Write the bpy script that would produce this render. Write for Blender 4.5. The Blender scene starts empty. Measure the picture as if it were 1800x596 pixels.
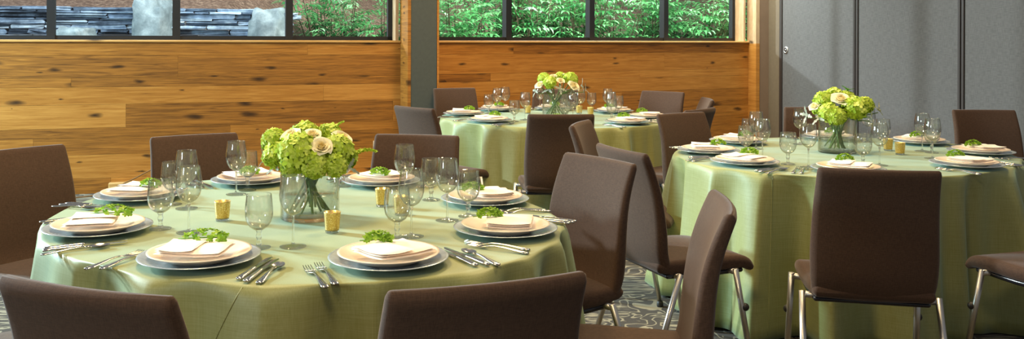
import bpy, math, random
from math import sin, cos, pi, radians, sqrt, atan2, hypot
from mathutils import Vector, Matrix

random.seed(7)
SC = bpy.context.scene
COL = SC.collection
H_CAM = 1.3744          # eye height, metres
TOP = 0.76              # table-top height
F_PX, CX, CY, ROLL = 1573.92, 814.44, 68.43, 0.00307

# ------------------------------------------------------------------ helpers
def P(u, v, z):
    """point of the horizontal plane at height z that the photograph shows at (u, v)"""
    a = (u - CX) * cos(ROLL) + (v - CY) * sin(ROLL)
    b = -(u - CX) * sin(ROLL) + (v - CY) * cos(ROLL)
    Y = F_PX * (H_CAM - z) / b
    return Vector((a * Y / F_PX, Y, z))

def PD(u, v, Y):
    """point at distance Y in front of the camera that the photograph shows at (u, v)"""
    a = (u - CX) * cos(ROLL) + (v - CY) * sin(ROLL)
    b = -(u - CX) * sin(ROLL) + (v - CY) * cos(ROLL)
    return Vector((a * Y / F_PX, Y, H_CAM - b * Y / F_PX))

class MB:
    def __init__(s):
        s.v = []; s.f = []; s.m = []; s.c = []; s.sm = []
    def add(s, verts, faces, mat=0, col=(0.5, 0.5, 0.5), smooth=True, M=None):
        b = len(s.v)
        for p in verts:
            p = Vector(p)
            s.v.append(M @ p if M is not None else p)
        for f in faces:
            s.f.append([b + i for i in f]); s.m.append(mat); s.c.append(col); s.sm.append(smooth)
    def box(s, lo, hi, M=None, mat=0, col=(0.5, 0.5, 0.5), bev=0.0):
        x0, y0, z0 = lo; x1, y1, z1 = hi
        if bev <= 0:
            vs = [(x0,y0,z0),(x1,y0,z0),(x1,y1,z0),(x0,y1,z0),(x0,y0,z1),(x1,y0,z1),(x1,y1,z1),(x0,y1,z1)]
            s.add(vs, [(0,3,2,1),(4,5,6,7),(0,1,5,4),(1,2,6,5),(2,3,7,6),(3,0,4,7)], mat, col, False, M)
        else:
            b = bev; rings = []
            for (z, i) in ((z0, b), (z0 + b, 0), (z1 - b, 0), (z1, b)):
                rings.append([(x0+b,y0+i,z),(x1-b,y0+i,z),(x1-i,y0+b,z),(x1-i,y1-b,z),(x1-b,y1-i,z),(x0+b,y1-i,z),(x0+i,y1-b,z),(x0+i,y0+b,z)])
            s.loops(rings, mat, col, M, smooth=False)
    def loops(s, rings, mat=0, col=(0.5,0.5,0.5), M=None, smooth=True, cap0=True, cap1=True):
        n = len(rings[0]); vs = [p for r in rings for p in r]; fs = []
        for k in range(len(rings) - 1):
            for i in range(n):
                j = (i + 1) % n
                fs.append((k*n+i, k*n+j, (k+1)*n+j, (k+1)*n+i))
        if cap0: fs.append(tuple(range(n - 1, -1, -1)))
        if cap1: fs.append(tuple(range((len(rings)-1)*n, len(rings)*n)))
        s.add(vs, fs, mat, col, smooth, M)
    def lathe(s, prof, seg=32, mat=0, col=(0.5,0.5,0.5), M=None, close=False):
        """prof: (r, z) list; points on the axis become single vertices"""
        vs = []; idx = []
        for (r, z) in prof:
            if r < 1e-6:
                idx.append([len(vs)]); vs.append((0, 0, z))
            else:
                idx.append([len(vs) + i for i in range(seg)])
                vs += [(r*cos(2*pi*i/seg), r*sin(2*pi*i/seg), z) for i in range(seg)]
        fs = []
        pairs = list(zip(idx[:-1], idx[1:]))
        if close: pairs.append((idx[-1], idx[0]))
        for A, B in pairs:
            if len(A) == 1 and len(B) == 1: continue
            for i in range(seg):
                j = (i + 1) % seg
                if len(A) == 1: fs.append((A[0], B[j], B[i]))
                elif len(B) == 1: fs.append((A[i], A[j], B[0]))
                else: fs.append((A[i], A[j], B[j], B[i]))
        s.add(vs, fs, mat, col, True, M)
    def tube(s, pts, r, seg=10, mat=0, col=(0.5,0.5,0.5), M=None):
        pts = [Vector(p) for p in pts]; n = len(pts)
        rad = r if isinstance(r, (list, tuple)) else [r] * n
        rings = []; up = Vector((0.13, 0.21, 1)).normalized()
        for i, p in enumerate(pts):
            t = (pts[min(i+1, n-1)] - pts[max(i-1, 0)]).normalized()
            a = t.cross(up)
            if a.length < 0.05: a = t.cross(Vector((1, 0, 0)))
            a.normalize(); b = a.cross(t)
            rings.append([p + (a*cos(2*pi*k/seg) + b*sin(2*pi*k/seg)) * rad[i] for k in range(seg)])
        s.loops(rings, mat, col, M)
    def sphere(s, c, r, seg=12, rings=8, mat=0, col=(0.5,0.5,0.5), M=None, sc=(1,1,1)):
        prof = [(sin(pi*k/rings), -cos(pi*k/rings)) for k in range(rings + 1)]
        prof[0] = (0, -1); prof[-1] = (0, 1)
        T = Matrix.Translation(Vector(c)) @ Matrix.Diagonal((r*sc[0], r*sc[1], r*sc[2], 1))
        s.lathe(prof, seg, mat, col, (M @ T) if M is not None else T)
    def build(s, name, mats, parent=None, colors=False):
        me = bpy.data.meshes.new(name)
        me.from_pydata([tuple(p) for p in s.v], [], s.f)
        if not isinstance(mats, (list, tuple)): mats = [mats]
        for m in mats: me.materials.append(m)
        me.polygons.foreach_set('material_index', s.m)
        me.polygons.foreach_set('use_smooth', s.sm)
        if colors:
            at = me.color_attributes.new('tone', 'FLOAT_COLOR', 'CORNER')
            buf = []
            for f, c in zip(s.f, s.c): buf += [c[0], c[1], c[2], 1.0] * len(f)
            at.data.foreach_set('color', buf)
        me.update()
        o = bpy.data.objects.new(name, me); COL.objects.link(o)
        if parent is not None: o.parent = parent
        return o

def tag(o, label=None, cat=None, group=None, kind=None):
    if label: o['label'] = label
    if cat: o['category'] = cat
    if group: o['group'] = group
    if kind: o['kind'] = kind
    return o

def empty(name, loc=(0, 0, 0), rz=0.0):
    o = bpy.data.objects.new(name, None); COL.objects.link(o)
    o.location = loc; o.rotation_euler = (0, 0, rz); o.empty_display_size = 0.1
    return o

def dup(root):
    r = root.copy(); COL.objects.link(r)
    for ch in list(root.children):
        c = ch.copy(); COL.objects.link(c); c.parent = r
        for g in list(ch.children):
            d = g.copy(); COL.objects.link(d); d.parent = c
    return r

class Stock:
    """first call hands out the thing itself, later calls hand out copies"""
    def __init__(s, root): s.root = root; s.used = False
    def get(s, loc, rz, label, cat, group=None, scale=None, rx=0, ry=0):
        o = dup(s.root) if s.used else s.root
        s.used = True
        o.location = loc; o.rotation_euler = (rx, ry, rz)
        if scale is not None: o.scale = scale if isinstance(scale, (tuple, list)) else (scale,) * 3
        if 'group' in o.keys(): del o['group']
        return tag(o, label, cat, group)

# ------------------------------------------------------------------ materials
def new_mat(name):
    m = bpy.data.materials.new(name); m.use_nodes = True
    nt = m.node_tree; nt.nodes.clear()
    out = nt.nodes.new('ShaderNodeOutputMaterial')
    return m, nt, out
def N(nt, t, **kw):
    n = nt.nodes.new(t)
    for k, v in kw.items():
        if k in n.inputs: n.inputs[k].default_value = v
        else: setattr(n, k, v)
    return n
def L(nt, a, b): nt.links.new(a, b)
def rgb(r, g, b):
    f = lambda c: (c/255/12.92) if c/255 <= 0.04045 else ((c/255 + 0.055)/1.055) ** 2.4
    return (f(r), f(g), f(b), 1)
def ramp(nt, stops, interp='LINEAR'):
    n = nt.nodes.new('ShaderNodeValToRGB'); n.color_ramp.interpolation = interp
    e = n.color_ramp.elements
    while len(e) > 1: e.remove(e[-1])
    e[0].position = stops[0][0]; e[0].color = stops[0][1]
    for p, c in stops[1:]:
        k = e.new(p); k.color = c
    return n
def simple(name, col, rough=0.5, metal=0.0, spec=0.5, sheen=0.0, tint=None, noise=None, bump=0.0, coat=0.0, trans=0.0):
    m, nt, out = new_mat(name)
    b = N(nt, 'ShaderNodeBsdfPrincipled', **{'Base Color': col, 'Roughness': rough, 'Metallic': metal, 'Specular IOR Level': spec, 'Sheen Weight': sheen, 'Coat Weight': coat, 'Transmission Weight': trans})
    if tint: b.inputs['Sheen Tint'].default_value = tint
    L(nt, b.outputs[0], out.inputs[0])
    if noise:
        sc, amt = noise
        tc = N(nt, 'ShaderNodeTexCoord'); nz = N(nt, 'ShaderNodeTexNoise', Scale=sc, Detail=4.0)
        L(nt, tc.outputs['Object'], nz.inputs['Vector'])
        rp = ramp(nt, [(0.3, tuple(c*(1-amt) for c in col[:3]) + (1,)), (0.7, tuple(min(1, c*(1+amt)) for c in col[:3]) + (1,))])
        L(nt, nz.outputs['Fac'], rp.inputs[0]); L(nt, rp.outputs[0], b.inputs['Base Color'])
        if bump:
            bp = N(nt, 'ShaderNodeBump', Strength=bump, Distance=0.002)
            L(nt, nz.outputs['Fac'], bp.inputs['Height']); L(nt, bp.outputs[0], b.inputs['Normal'])
    return m

def mat_wood(name, dark=(84, 50, 18), mid=(160, 104, 40), light=(196, 140, 68), gx=2.0, gz=42.0):
    """oak boards: per-board tone comes from the mesh attribute, grain from stretched noise, knots from voronoi"""
    m, nt, out = new_mat(name)
    b = N(nt, 'ShaderNodeBsdfPrincipled', Roughness=0.42, **{'Specular IOR Level': 0.35})
    tc = N(nt, 'ShaderNodeTexCoord'); at = N(nt, 'ShaderNodeAttribute', attribute_name='tone')
    sep = N(nt, 'ShaderNodeSeparateColor'); L(nt, at.outputs['Color'], sep.inputs[0])
    off = N(nt, 'ShaderNodeVectorMath', operation='SCALE'); off.inputs['Scale'].default_value = 37.0
    L(nt, at.outputs['Color'], off.inputs[0])
    addv = N(nt, 'ShaderNodeVectorMath', operation='ADD'); L(nt, tc.outputs['Object'], addv.inputs[0]); L(nt, off.outputs[0], addv.inputs[1])
    mp = N(nt, 'ShaderNodeMapping'); mp.inputs['Scale'].default_value = (gx, gx, gz); L(nt, addv.outputs[0], mp.inputs[0])
    n1 = N(nt, 'ShaderNodeTexNoise', Scale=1.0, Detail=6.0, Roughness=0.62, Distortion=1.2); L(nt, mp.outputs[0], n1.inputs['Vector'])
    mp2 = N(nt, 'ShaderNodeMapping'); mp2.inputs['Scale'].default_value = (gx*4, gx*4, gz*7); L(nt, addv.outputs[0], mp2.inputs[0])
    n2 = N(nt, 'ShaderNodeTexNoise', Scale=1.0, Detail=3.0); L(nt, mp2.outputs[0], n2.inputs['Vector'])
    mix = N(nt, 'ShaderNodeMath', operation='MULTIPLY_ADD'); mix.inputs[1].default_value = 0.35
    L(nt, n2.outputs['Fac'], mix.inputs[0]); L(nt, n1.outputs['Fac'], mix.inputs[2])
    t2 = N(nt, 'ShaderNodeMath', operation='MULTIPLY_ADD'); t2.inputs[1].default_value = 0.40; t2.inputs[2].default_value = -0.36
    L(nt, sep.outputs[0], t2.inputs[0])
    s2 = N(nt, 'ShaderNodeMath', operation='ADD'); L(nt, mix.outputs[0], s2.inputs[0]); L(nt, t2.outputs[0], s2.inputs[1])
    rp = ramp(nt, [(0.10, rgb(*dark)), (0.5, rgb(*mid)), (0.9, rgb(*light))]); L(nt, s2.outputs[0], rp.inputs[0])
    # knots
    mk = N(nt, 'ShaderNodeMapping'); mk.inputs['Scale'].default_value = (2.0, 0.0, 6.5); mk.inputs['Rotation'].default_value = (pi/2, 0, 0); L(nt, addv.outputs[0], mk.inputs[0])
    wn = N(nt, 'ShaderNodeTexNoise', Scale=3.0, Detail=3.0); L(nt, mk.outputs[0], wn.inputs['Vector'])
    wv = N(nt, 'ShaderNodeVectorMath', operation='SCALE'); wv.inputs['Scale'].default_value = 0.22; L(nt, wn.outputs['Color'], wv.inputs[0])
    wa = N(nt, 'ShaderNodeVectorMath', operation='ADD'); L(nt, mk.outputs[0], wa.inputs[0]); L(nt, wv.outputs[0], wa.inputs[1])
    vo = N(nt, 'ShaderNodeTexVoronoi', Scale=1.0, voronoi_dimensions='2D'); L(nt, wa.outputs[0], vo.inputs['Vector'])
    sc = N(nt, 'ShaderNodeSeparateColor'); L(nt, vo.outputs['Color'], sc.inputs[0])
    size = N(nt, 'ShaderNodeMapRange', **{'From Min': 0.42, 'From Max': 1.0, 'To Min': 0.004, 'To Max': 0.24}); L(nt, sc.outputs[0], size.inputs['Value'])
    dv = N(nt, 'ShaderNodeMath', operation='DIVIDE'); L(nt, vo.outputs['Distance'], dv.inputs[0]); L(nt, size.outputs[0], dv.inputs[1])
    kr = ramp(nt, [(0.0, (1, 1, 1, 1)), (0.42, (0.75, 0.75, 0.75, 1)), (1.0, (0, 0, 0, 1))]); L(nt, dv.outputs[0], kr.inputs[0])
    mc = N(nt, 'ShaderNodeMix', data_type='RGBA'); mc.inputs['B'].default_value = rgb(44, 26, 12)
    kf = N(nt, 'ShaderNodeMath', operation='MULTIPLY'); kf.inputs[1].default_value = 1.0; L(nt, kr.outputs[0], kf.inputs[0])
    L(nt, kf.outputs[0], mc.inputs['Factor']); L(nt, rp.outputs[0], mc.inputs['A'])
    L(nt, mc.outputs['Result'], b.inputs['Base Color'])
    bp = N(nt, 'ShaderNodeBump', Strength=0.15, Distance=0.003); L(nt, mix.outputs[0], bp.inputs['Height']); L(nt, bp.outputs[0], b.inputs['Normal'])
    L(nt, b.outputs[0], out.inputs[0])
    return m

def mat_weave(name, col, scale=700.0, var=0.25, rough=0.85, sheen=0.25, tint=(0.8, 0.75, 0.75, 1)):
    m, nt, out = new_mat(name)
    b = N(nt, 'ShaderNodeBsdfPrincipled', Roughness=rough, **{'Sheen Weight': sheen, 'Sheen Roughness': 0.4, 'Sheen Tint': tint, 'Specular IOR Level': 0.2})
    tc = N(nt, 'ShaderNodeTexCoord')
    outs = []
    for s in ((scale, scale*0.08, scale*0.08), (scale*0.08, scale*0.08, scale)):
        mp = N(nt, 'ShaderNodeMapping'); mp.inputs['Scale'].default_value = s; L(nt, tc.outputs['Object'], mp.inputs[0])
        n = N(nt, 'ShaderNodeTexNoise', Scale=0.5, Detail=1.0); L(nt, mp.outputs[0], n.inputs['Vector']); outs.append(n)
    a = N(nt, 'ShaderNodeMath', operation='ADD'); L(nt, outs[0].outputs['Fac'], a.inputs[0]); L(nt, outs[1].outputs['Fac'], a.inputs[1])
    rp = ramp(nt, [(0.7, tuple(c*(1-var) for c in col[:3]) + (1,)), (1.0, tuple(c*(1+var) for c in col[:3]) + (1,))])
    h = N(nt, 'ShaderNodeMath', operation='MULTIPLY'); h.inputs[1].default_value = 0.85; L(nt, a.outputs[0], h.inputs[0])
    L(nt, h.outputs[0], rp.inputs[0]); L(nt, rp.outputs[0], b.inputs['Base Color'])
    bp = N(nt, 'ShaderNodeBump', Strength=0.2, Distance=0.001); L(nt, a.outputs[0], bp.inputs['Height']); L(nt, bp.outputs[0], b.inputs['Normal'])
    L(nt, b.outputs[0], out.inputs[0])
    return m

def mat_satin(name):
    """shot satin: olive warp, pale teal weft that shows where light glances off it"""
    m, nt, out = new_mat(name)
    b = N(nt, 'ShaderNodeBsdfPrincipled', Roughness=0.48, **{'Specular IOR Level': 0.6, 'Specular Tint': (0.85, 1.0, 0.95, 1), 'Sheen Weight': 0.3, 'Sheen Roughness': 0.45, 'Sheen Tint': (0.50, 0.88, 0.90, 1)})
    tc = N(nt, 'ShaderNodeTexCoord'); n = []
    for s in ((260, 260, 8), (9, 9, 300)):
        mp = N(nt, 'ShaderNodeMapping'); mp.inputs['Scale'].default_value = s; L(nt, tc.outputs['Object'], mp.inputs[0])
        q = N(nt, 'ShaderNodeTexNoise', Scale=1.0, Detail=2.0); L(nt, mp.outputs[0], q.inputs['Vector']); n.append(q)
    a = N(nt, 'ShaderNodeMath', operation='ADD'); L(nt, n[0].outputs['Fac'], a.inputs[0]); L(nt, n[1].outputs['Fac'], a.inputs[1])
    h = N(nt, 'ShaderNodeMath', operation='MULTIPLY'); h.inputs[1].default_value = 0.5; L(nt, a.outputs[0], h.inputs[0])
    rp = ramp(nt, [(0.3, (0.255, 0.255, 0.070, 1)), (0.7, (0.335, 0.335, 0.135, 1))])
    L(nt, h.outputs[0], rp.inputs[0]); L(nt, rp.outputs[0], b.inputs['Base Color'])
    bp = N(nt, 'ShaderNodeBump', Strength=0.06, Distance=0.001); L(nt, h.outputs[0], bp.inputs['Height']); L(nt, bp.outputs[0], b.inputs['Normal'])
    L(nt, b.outputs[0], out.inputs[0])
    return m

def mat_carpet():
    m, nt, out = new_mat('patterned_carpet')
    b = N(nt, 'ShaderNodeBsdfPrincipled', Roughness=0.95, **{'Specular IOR Level': 0.05, 'Sheen Weight': 0.1})
    tc = N(nt, 'ShaderNodeTexCoord')
    # branching squiggles: contour lines of a noise field
    n1 = N(nt, 'ShaderNodeTexNoise', Scale=6.0, Detail=1.2, Roughness=0.6, Distortion=0.9); L(nt, tc.outputs['Object'], n1.inputs['Vector'])
    w = N(nt, 'ShaderNodeMath', operation='MULTIPLY'); w.inputs[1].default_value = 7.0; L(nt, n1.outputs['Fac'], w.inputs[0])
    fr = N(nt, 'ShaderNodeMath', operation='PINGPONG'); fr.inputs[1].default_value = 0.5; L(nt, w.outputs[0], fr.inputs[0])
    c1 = ramp(nt, [(0.10, (1, 1, 1, 1)), (0.17, (0, 0, 0, 1))]); L(nt, fr.outputs[0], c1.inputs[0])
    # long dashes
    mp = N(nt, 'ShaderNodeMapping'); mp.inputs['Scale'].default_value = (5, 42, 1); mp.inputs['Rotation'].default_value = (0, 0, 0.18); L(nt, tc.outputs['Object'], mp.inputs[0])
    n2 = N(nt, 'ShaderNodeTexNoise', Scale=1.0, Detail=2.0, Distortion=0.5); L(nt, mp.outputs[0], n2.inputs['Vector'])
    c2 = ramp(nt, [(0.50, (0, 0, 0, 1)), (0.56, (1, 1, 1, 1))]); L(nt, n2.outputs['Fac'], c2.inputs[0])
    n3 = N(nt, 'ShaderNodeTexNoise', Scale=2.6, Detail=1.0); L(nt, tc.outputs['Object'], n3.inputs['Vector'])
    c3 = ramp(nt, [(0.46, (0, 0, 0, 1)), (0.52, (1, 1, 1, 1))]); L(nt, n3.outputs['Fac'], c3.inputs[0])
    mx = N(nt, 'ShaderNodeMix', data_type='RGBA'); L(nt, c3.outputs[0], mx.inputs['Factor']); L(nt, c2.outputs[0], mx.inputs['A']); L(nt, c1.outputs[0], mx.inputs['B'])
    nf = N(nt, 'ShaderNodeTexNoise', Scale=350.0, Detail=2.0); L(nt, tc.outputs['Object'], nf.inputs['Vector'])
    mm = N(nt, 'ShaderNodeMath', operation='MULTIPLY'); L(nt, mx.outputs['Result'], mm.inputs[0]); 
    nr = ramp(nt, [(0.25, (0.35, 0.35, 0.35, 1)), (0.6, (1, 1, 1, 1))]); L(nt, nf.outputs['Fac'], nr.inputs[0]); L(nt, nr.outputs[0], mm.inputs[1])
    cr = ramp(nt, [(0.0, rgb(62, 54, 46)), (1.0, rgb(156, 148, 126))]); L(nt, mm.outputs[0], cr.inputs[0])
    L(nt, cr.outputs[0], b.inputs['Base Color'])
    bp = N(nt, 'ShaderNodeBump', Strength=0.4, Distance=0.004); L(nt, nf.outputs['Fac'], bp.inputs['Height']); L(nt, bp.outputs[0], b.inputs['Normal'])
    L(nt, b.outputs[0], out.inputs[0])
    return m

def mat_glass(name, col=(1, 1, 1, 1), clear=0.4, rough=0.0, ior=1.45):
    m, nt, out = new_mat(name)
    g = N(nt, 'ShaderNodeBsdfGlass', Color=col, Roughness=rough, IOR=ior)
    t = N(nt, 'ShaderNodeBsdfTransparent', Color=col)
    mx = N(nt, 'ShaderNodeMixShader', Fac=clear)
    L(nt, g.outputs[0], mx.inputs[1]); L(nt, t.outputs[0], mx.inputs[2]); L(nt, mx.outputs[0], out.inputs[0])
    return m

def mat_thin(name, edge=(0.74, 0.77, 0.77, 1), ior=1.75, refl=1.1, body=(0.985, 0.995, 0.99, 1), solid=0.08):
    """blown glass wall: clear in the middle, darker and more reflective towards its outline"""
    m, nt, out = new_mat(name)
    lw = N(nt, 'ShaderNodeLayerWeight', Blend=0.5)
    rp = ramp(nt, [(0.0, body), (0.55, body), (0.97, edge)]); L(nt, lw.outputs['Facing'], rp.inputs[0])
    t = N(nt, 'ShaderNodeBsdfTransparent'); L(nt, rp.outputs[0], t.inputs[0])
    g = N(nt, 'ShaderNodeBsdfGlossy', Roughness=0.015)
    pw = N(nt, 'ShaderNodeMath', operation='POWER'); pw.inputs[1].default_value = 3.5; L(nt, lw.outputs['Facing'], pw.inputs[0])
    mu = N(nt, 'ShaderNodeMath', operation='MULTIPLY_ADD'); mu.inputs[1].default_value = 1.0*refl; mu.inputs[2].default_value = ((ior - 1)/(ior + 1))**2; L(nt, pw.outputs[0], mu.inputs[0])
    mx = N(nt, 'ShaderNodeMixShader'); L(nt, mu.outputs[0], mx.inputs[0]); L(nt, t.outputs[0], mx.inputs[1]); L(nt, g.outputs[0], mx.inputs[2])
    gl = N(nt, 'ShaderNodeBsdfGlass', Roughness=0.0, IOR=min(ior, 1.45)); m2 = N(nt, 'ShaderNodeMixShader', Fac=solid)
    L(nt, mx.outputs[0], m2.inputs[1]); L(nt, gl.outputs[0], m2.inputs[2]); L(nt, m2.outputs[0], out.inputs[0])
    return m

def mat_pane():
    m, nt, out = new_mat('window_glass')
    t = N(nt, 'ShaderNodeBsdfTransparent', Color=(0.97, 0.99, 0.99, 1)); g = N(nt, 'ShaderNodeBsdfGlossy', Roughness=0.02)
    lw = N(nt, 'ShaderNodeLayerWeight', Blend=0.5); pw = N(nt, 'ShaderNodeMath', operation='POWER'); pw.inputs[1].default_value = 5.0; L(nt, lw.outputs['Facing'], pw.inputs[0])
    mu = N(nt, 'ShaderNodeMath', operation='MULTIPLY_ADD'); mu.inputs[1].default_value = 0.6; mu.inputs[2].default_value = 0.02; L(nt, pw.outputs[0], mu.inputs[0]); mx = N(nt, 'ShaderNodeMixShader')
    L(nt, mu.outputs[0], mx.inputs[0]); L(nt, t.outputs[0], mx.inputs[1]); L(nt, g.outputs[0], mx.inputs[2]); L(nt, mx.outputs[0], out.inputs[0])
    return m

def mat_attr(name, stops, rough=0.5, transl=0.0, spec=0.3):
    """colour ramp over the mesh attribute (petals, leaves, stones)"""
    m, nt, out = new_mat(name)
    at = N(nt, 'ShaderNodeAttribute', attribute_name='tone'); sep = N(nt, 'ShaderNodeSeparateColor'); L(nt, at.outputs['Color'], sep.inputs[0])
    rp = ramp(nt, stops); L(nt, sep.outputs[0], rp.inputs[0])
    b = N(nt, 'ShaderNodeBsdfPrincipled', Roughness=rough, **{'Specular IOR Level': spec}); L(nt, rp.outputs[0], b.inputs['Base Color'])
    if transl > 0:
        tr = N(nt, 'ShaderNodeBsdfTranslucent'); L(nt, rp.outputs[0], tr.inputs[0])
        mx = N(nt, 'ShaderNodeMixShader', Fac=transl); L(nt, b.outputs[0], mx.inputs[1]); L(nt, tr.outputs[0], mx.inputs[2]); L(nt, mx.outputs[0], out.inputs[0])
    else: L(nt, b.outputs[0], out.inputs[0])
    return m

def mat_stone(name, a, bcol, c, scale=6.0, use_attr=True):
    m, nt, out = new_mat(name)
    b = N(nt, 'ShaderNodeBsdfPrincipled', Roughness=0.8, **{'Specular IOR Level': 0.2})
    tc = N(nt, 'ShaderNodeTexCoord'); nz = N(nt, 'ShaderNodeTexNoise', Scale=scale, Detail=8.0, Roughness=0.65); L(nt, tc.outputs['Object'], nz.inputs['Vector'])
    v = nz.outputs['Fac']
    if use_attr:
        at = N(nt, 'ShaderNodeAttribute', attribute_name='tone'); sep = N(nt, 'ShaderNodeSeparateColor'); L(nt, at.outputs['Color'], sep.inputs[0])
        ma = N(nt, 'ShaderNodeMath', operation='MULTIPLY_ADD'); ma.inputs[1].default_value = 0.6; L(nt, sep.outputs[0], ma.inputs[0])
        sb = N(nt, 'ShaderNodeMath', operation='SUBTRACT'); sb.inputs[1].default_value = 0.3; L(nt, nz.outputs['Fac'], sb.inputs[0]); L(nt, sb.outputs[0], ma.inputs[2])
        v = ma.outputs[0]
    rp = ramp(nt, [(0.2, rgb(*a)), (0.5, rgb(*bcol)), (0.8, rgb(*c))]); L(nt, v, rp.inputs[0]); L(nt, rp.outputs[0], b.inputs['Base Color'])
    bp = N(nt, 'ShaderNodeBump', Strength=0.6, Distance=0.03); L(nt, nz.outputs['Fac'], bp.inputs['Height']); L(nt, bp.outputs[0], b.inputs['Normal'])
    L(nt, b.outputs[0], out.inputs[0])
    return m

def mat_mercury():
    m, nt, out = new_mat('gold_mercury_glass')
    b = N(nt, 'ShaderNodeBsdfPrincipled', Metallic=0.65, Roughness=0.28)
    tc = N(nt, 'ShaderNodeTexCoord'); nz = N(nt, 'ShaderNodeTexNoise', Scale=260.0, Detail=2.0); L(nt, tc.outputs['Object'], nz.inputs['Vector'])
    rp = ramp(nt, [(0.35, rgb(206, 174, 96)), (0.55, rgb(228, 200, 124)), (0.72, rgb(252, 240, 196))]); L(nt, nz.outputs['Fac'], rp.inputs[0]); L(nt, rp.outputs[0], b.inputs['Base Color'])
    L(nt, b.outputs[0], out.inputs[0])
    return m

M = {}
M['oak'] = mat_wood('oak_boards')
M['pale_oak'] = mat_wood('pale_oak_trim', (140, 108, 74), (172, 142, 106), (196, 170, 136), gx=8.0, gz=2.5)
M['sill'] = mat_wood('sill_oak', (150, 100, 44), (188, 140, 78), (206, 168, 110))
M['black_frame'] = simple('black_aluminium', (0.012, 0.012, 0.013, 1), 0.45, 0.3)
M['pane'] = mat_pane()
M['column'] = simple('olive_grey_paint', rgb(62, 62, 54), 0.8, noise=(30.0, 0.08))
M['bronze'] = simple('bronze_cladding', rgb(120, 98, 78), 0.5, 0.2, noise=(4.0, 0.1))
M['dark_trim'] = simple('dark_seam_trim', rgb(48, 40, 36), 0.5, 0.2)
M['taupe'] = simple('taupe_jamb', rgb(98, 84, 64), 0.7, noise=(20.0, 0.06))
M['panel'] = mat_weave('grey_panel_fabric', (0.104, 0.099, 0.096, 1), scale=420.0, var=0.14, sheen=0.1)
M['carpet'] = mat_carpet()
M['chair'] = mat_weave('brown_chair_fabric', (0.070, 0.040, 0.027, 1), scale=1700.0, var=0.16, sheen=0.22, tint=(0.9, 0.8, 0.75, 1))
M['pan'] = simple('black_seat_pan', (0.012, 0.012, 0.018, 1), 0.25, 0.0, 0.6)
M['steel'] = simple('brushed_steel', (0.55, 0.53, 0.50, 1), 0.36, 1.0)
M['rubber'] = simple('black_rubber', (0.014, 0.012, 0.012, 1), 0.5)
M['satin'] = mat_satin('green_satin')
M['plate'] = simple('cream_china', rgb(246, 226, 204), 0.18, 0.0, 0.5, coat=0.3)
M['charger'] = simple('silver_glass', (0.54, 0.61, 0.67, 1), 0.25, 0.45, noise=(40.0, 0.12), coat=0.3)
M['napkin'] = simple('cream_linen', rgb(250, 236, 222), 0.9, 0.0, 0.1, sheen=0.15, noise=(500.0, 0.05), bump=0.2)
M['silver'] = simple('polished_silver', (0.66, 0.62, 0.55, 1), 0.16, 1.0)
M['glass'] = mat_glass('clear_glass', (0.995, 1, 1, 1), 0.45)
M['bowl_glass'] = mat_thin('blown_glass')
M['vase_glass'] = mat_thin('vase_glass', (0.72, 0.80, 0.78, 1))
M['water'] = mat_thin('vase_water', (0.8, 0.9, 0.87, 1), 1.33, 1.0, (0.95, 0.99, 0.975, 1))
M['mercury'] = mat_mercury()
M['wax'] = simple('cream_wax', rgb(250, 236, 200), 0.5, 0.0, 0.3)
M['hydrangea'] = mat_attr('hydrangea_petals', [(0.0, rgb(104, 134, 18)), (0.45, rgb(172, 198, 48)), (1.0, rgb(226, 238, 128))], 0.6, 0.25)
M['sprig'] = mat_attr('sprig_petals', [(0.0, rgb(74, 120, 16)), (0.5, rgb(134, 178, 44)), (1.0, rgb(188, 216, 92))], 0.6, 0.25)
M['rose'] = mat_attr('rose_petals', [(0.0, rgb(226, 206, 130)), (0.5, rgb(246, 236, 196)), (1.0, rgb(254, 250, 232))], 0.6, 0.25)
M['stem'] = simple('green_stem', rgb(84, 112, 44), 0.5, noise=(60.0, 0.25))
M['miller'] = mat_attr('silver_leaf', [(0.0, rgb(104, 112, 92)), (0.5, rgb(160, 166, 150)), (1.0, rgb(212, 214, 202))], 0.8, 0.15)
M['leaf'] = mat_attr('green_leaf', [(0.0, rgb(28, 62, 18)), (0.5, rgb(62, 108, 34)), (1.0, rgb(112, 160, 66))], 0.4, 0.2)
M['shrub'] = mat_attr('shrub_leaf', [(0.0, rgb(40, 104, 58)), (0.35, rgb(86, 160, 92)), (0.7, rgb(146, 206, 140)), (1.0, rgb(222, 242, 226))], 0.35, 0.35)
M['bark'] = simple('shrub_bark', rgb(86, 70, 52), 0.9, noise=(20.0, 0.3))
M['fern'] = mat_attr('fern_leaf', [(0.0, rgb(70, 130, 40)), (1.0, rgb(150, 210, 90))], 0.5, 0.3)
M['slate'] = mat_stone('blue_slate', (52, 62, 76), (112, 130, 152), (186, 202, 216))
M['boulder'] = mat_stone('grey_boulder', (70, 80, 84), (124, 136, 140), (184, 194, 196), 5.0, False)
M['mulch'] = mat_stone('bark_mulch', (44, 30, 22), (104, 80, 66), (176, 150, 130), 22.0, False)
M['plastic'] = simple('beige_plastic', rgb(214, 184, 146), 0.5)
M['cord'] = simple('brown_cord', rgb(122, 92, 56), 0.6)

# ------------------------------------------------------------------ camera
cam = bpy.data.objects.new('camera', bpy.data.cameras.new('camera')); COL.objects.link(cam)
cam.data.sensor_width = 36.0; cam.data.lens = F_PX / 1800 * 36.0
cam.data.shift_x = (900 - CX) / 1800; cam.data.shift_y = -(298 - CY) / 1800
cam.data.clip_start = 0.05; cam.data.clip_end = 200
cam.matrix_world = Matrix.Translation((0, 0, H_CAM)) @ Matrix.Rotation(pi/2, 4, 'X') @ Matrix.Rotation(ROLL, 4, 'Z')
SC.camera = cam

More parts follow.
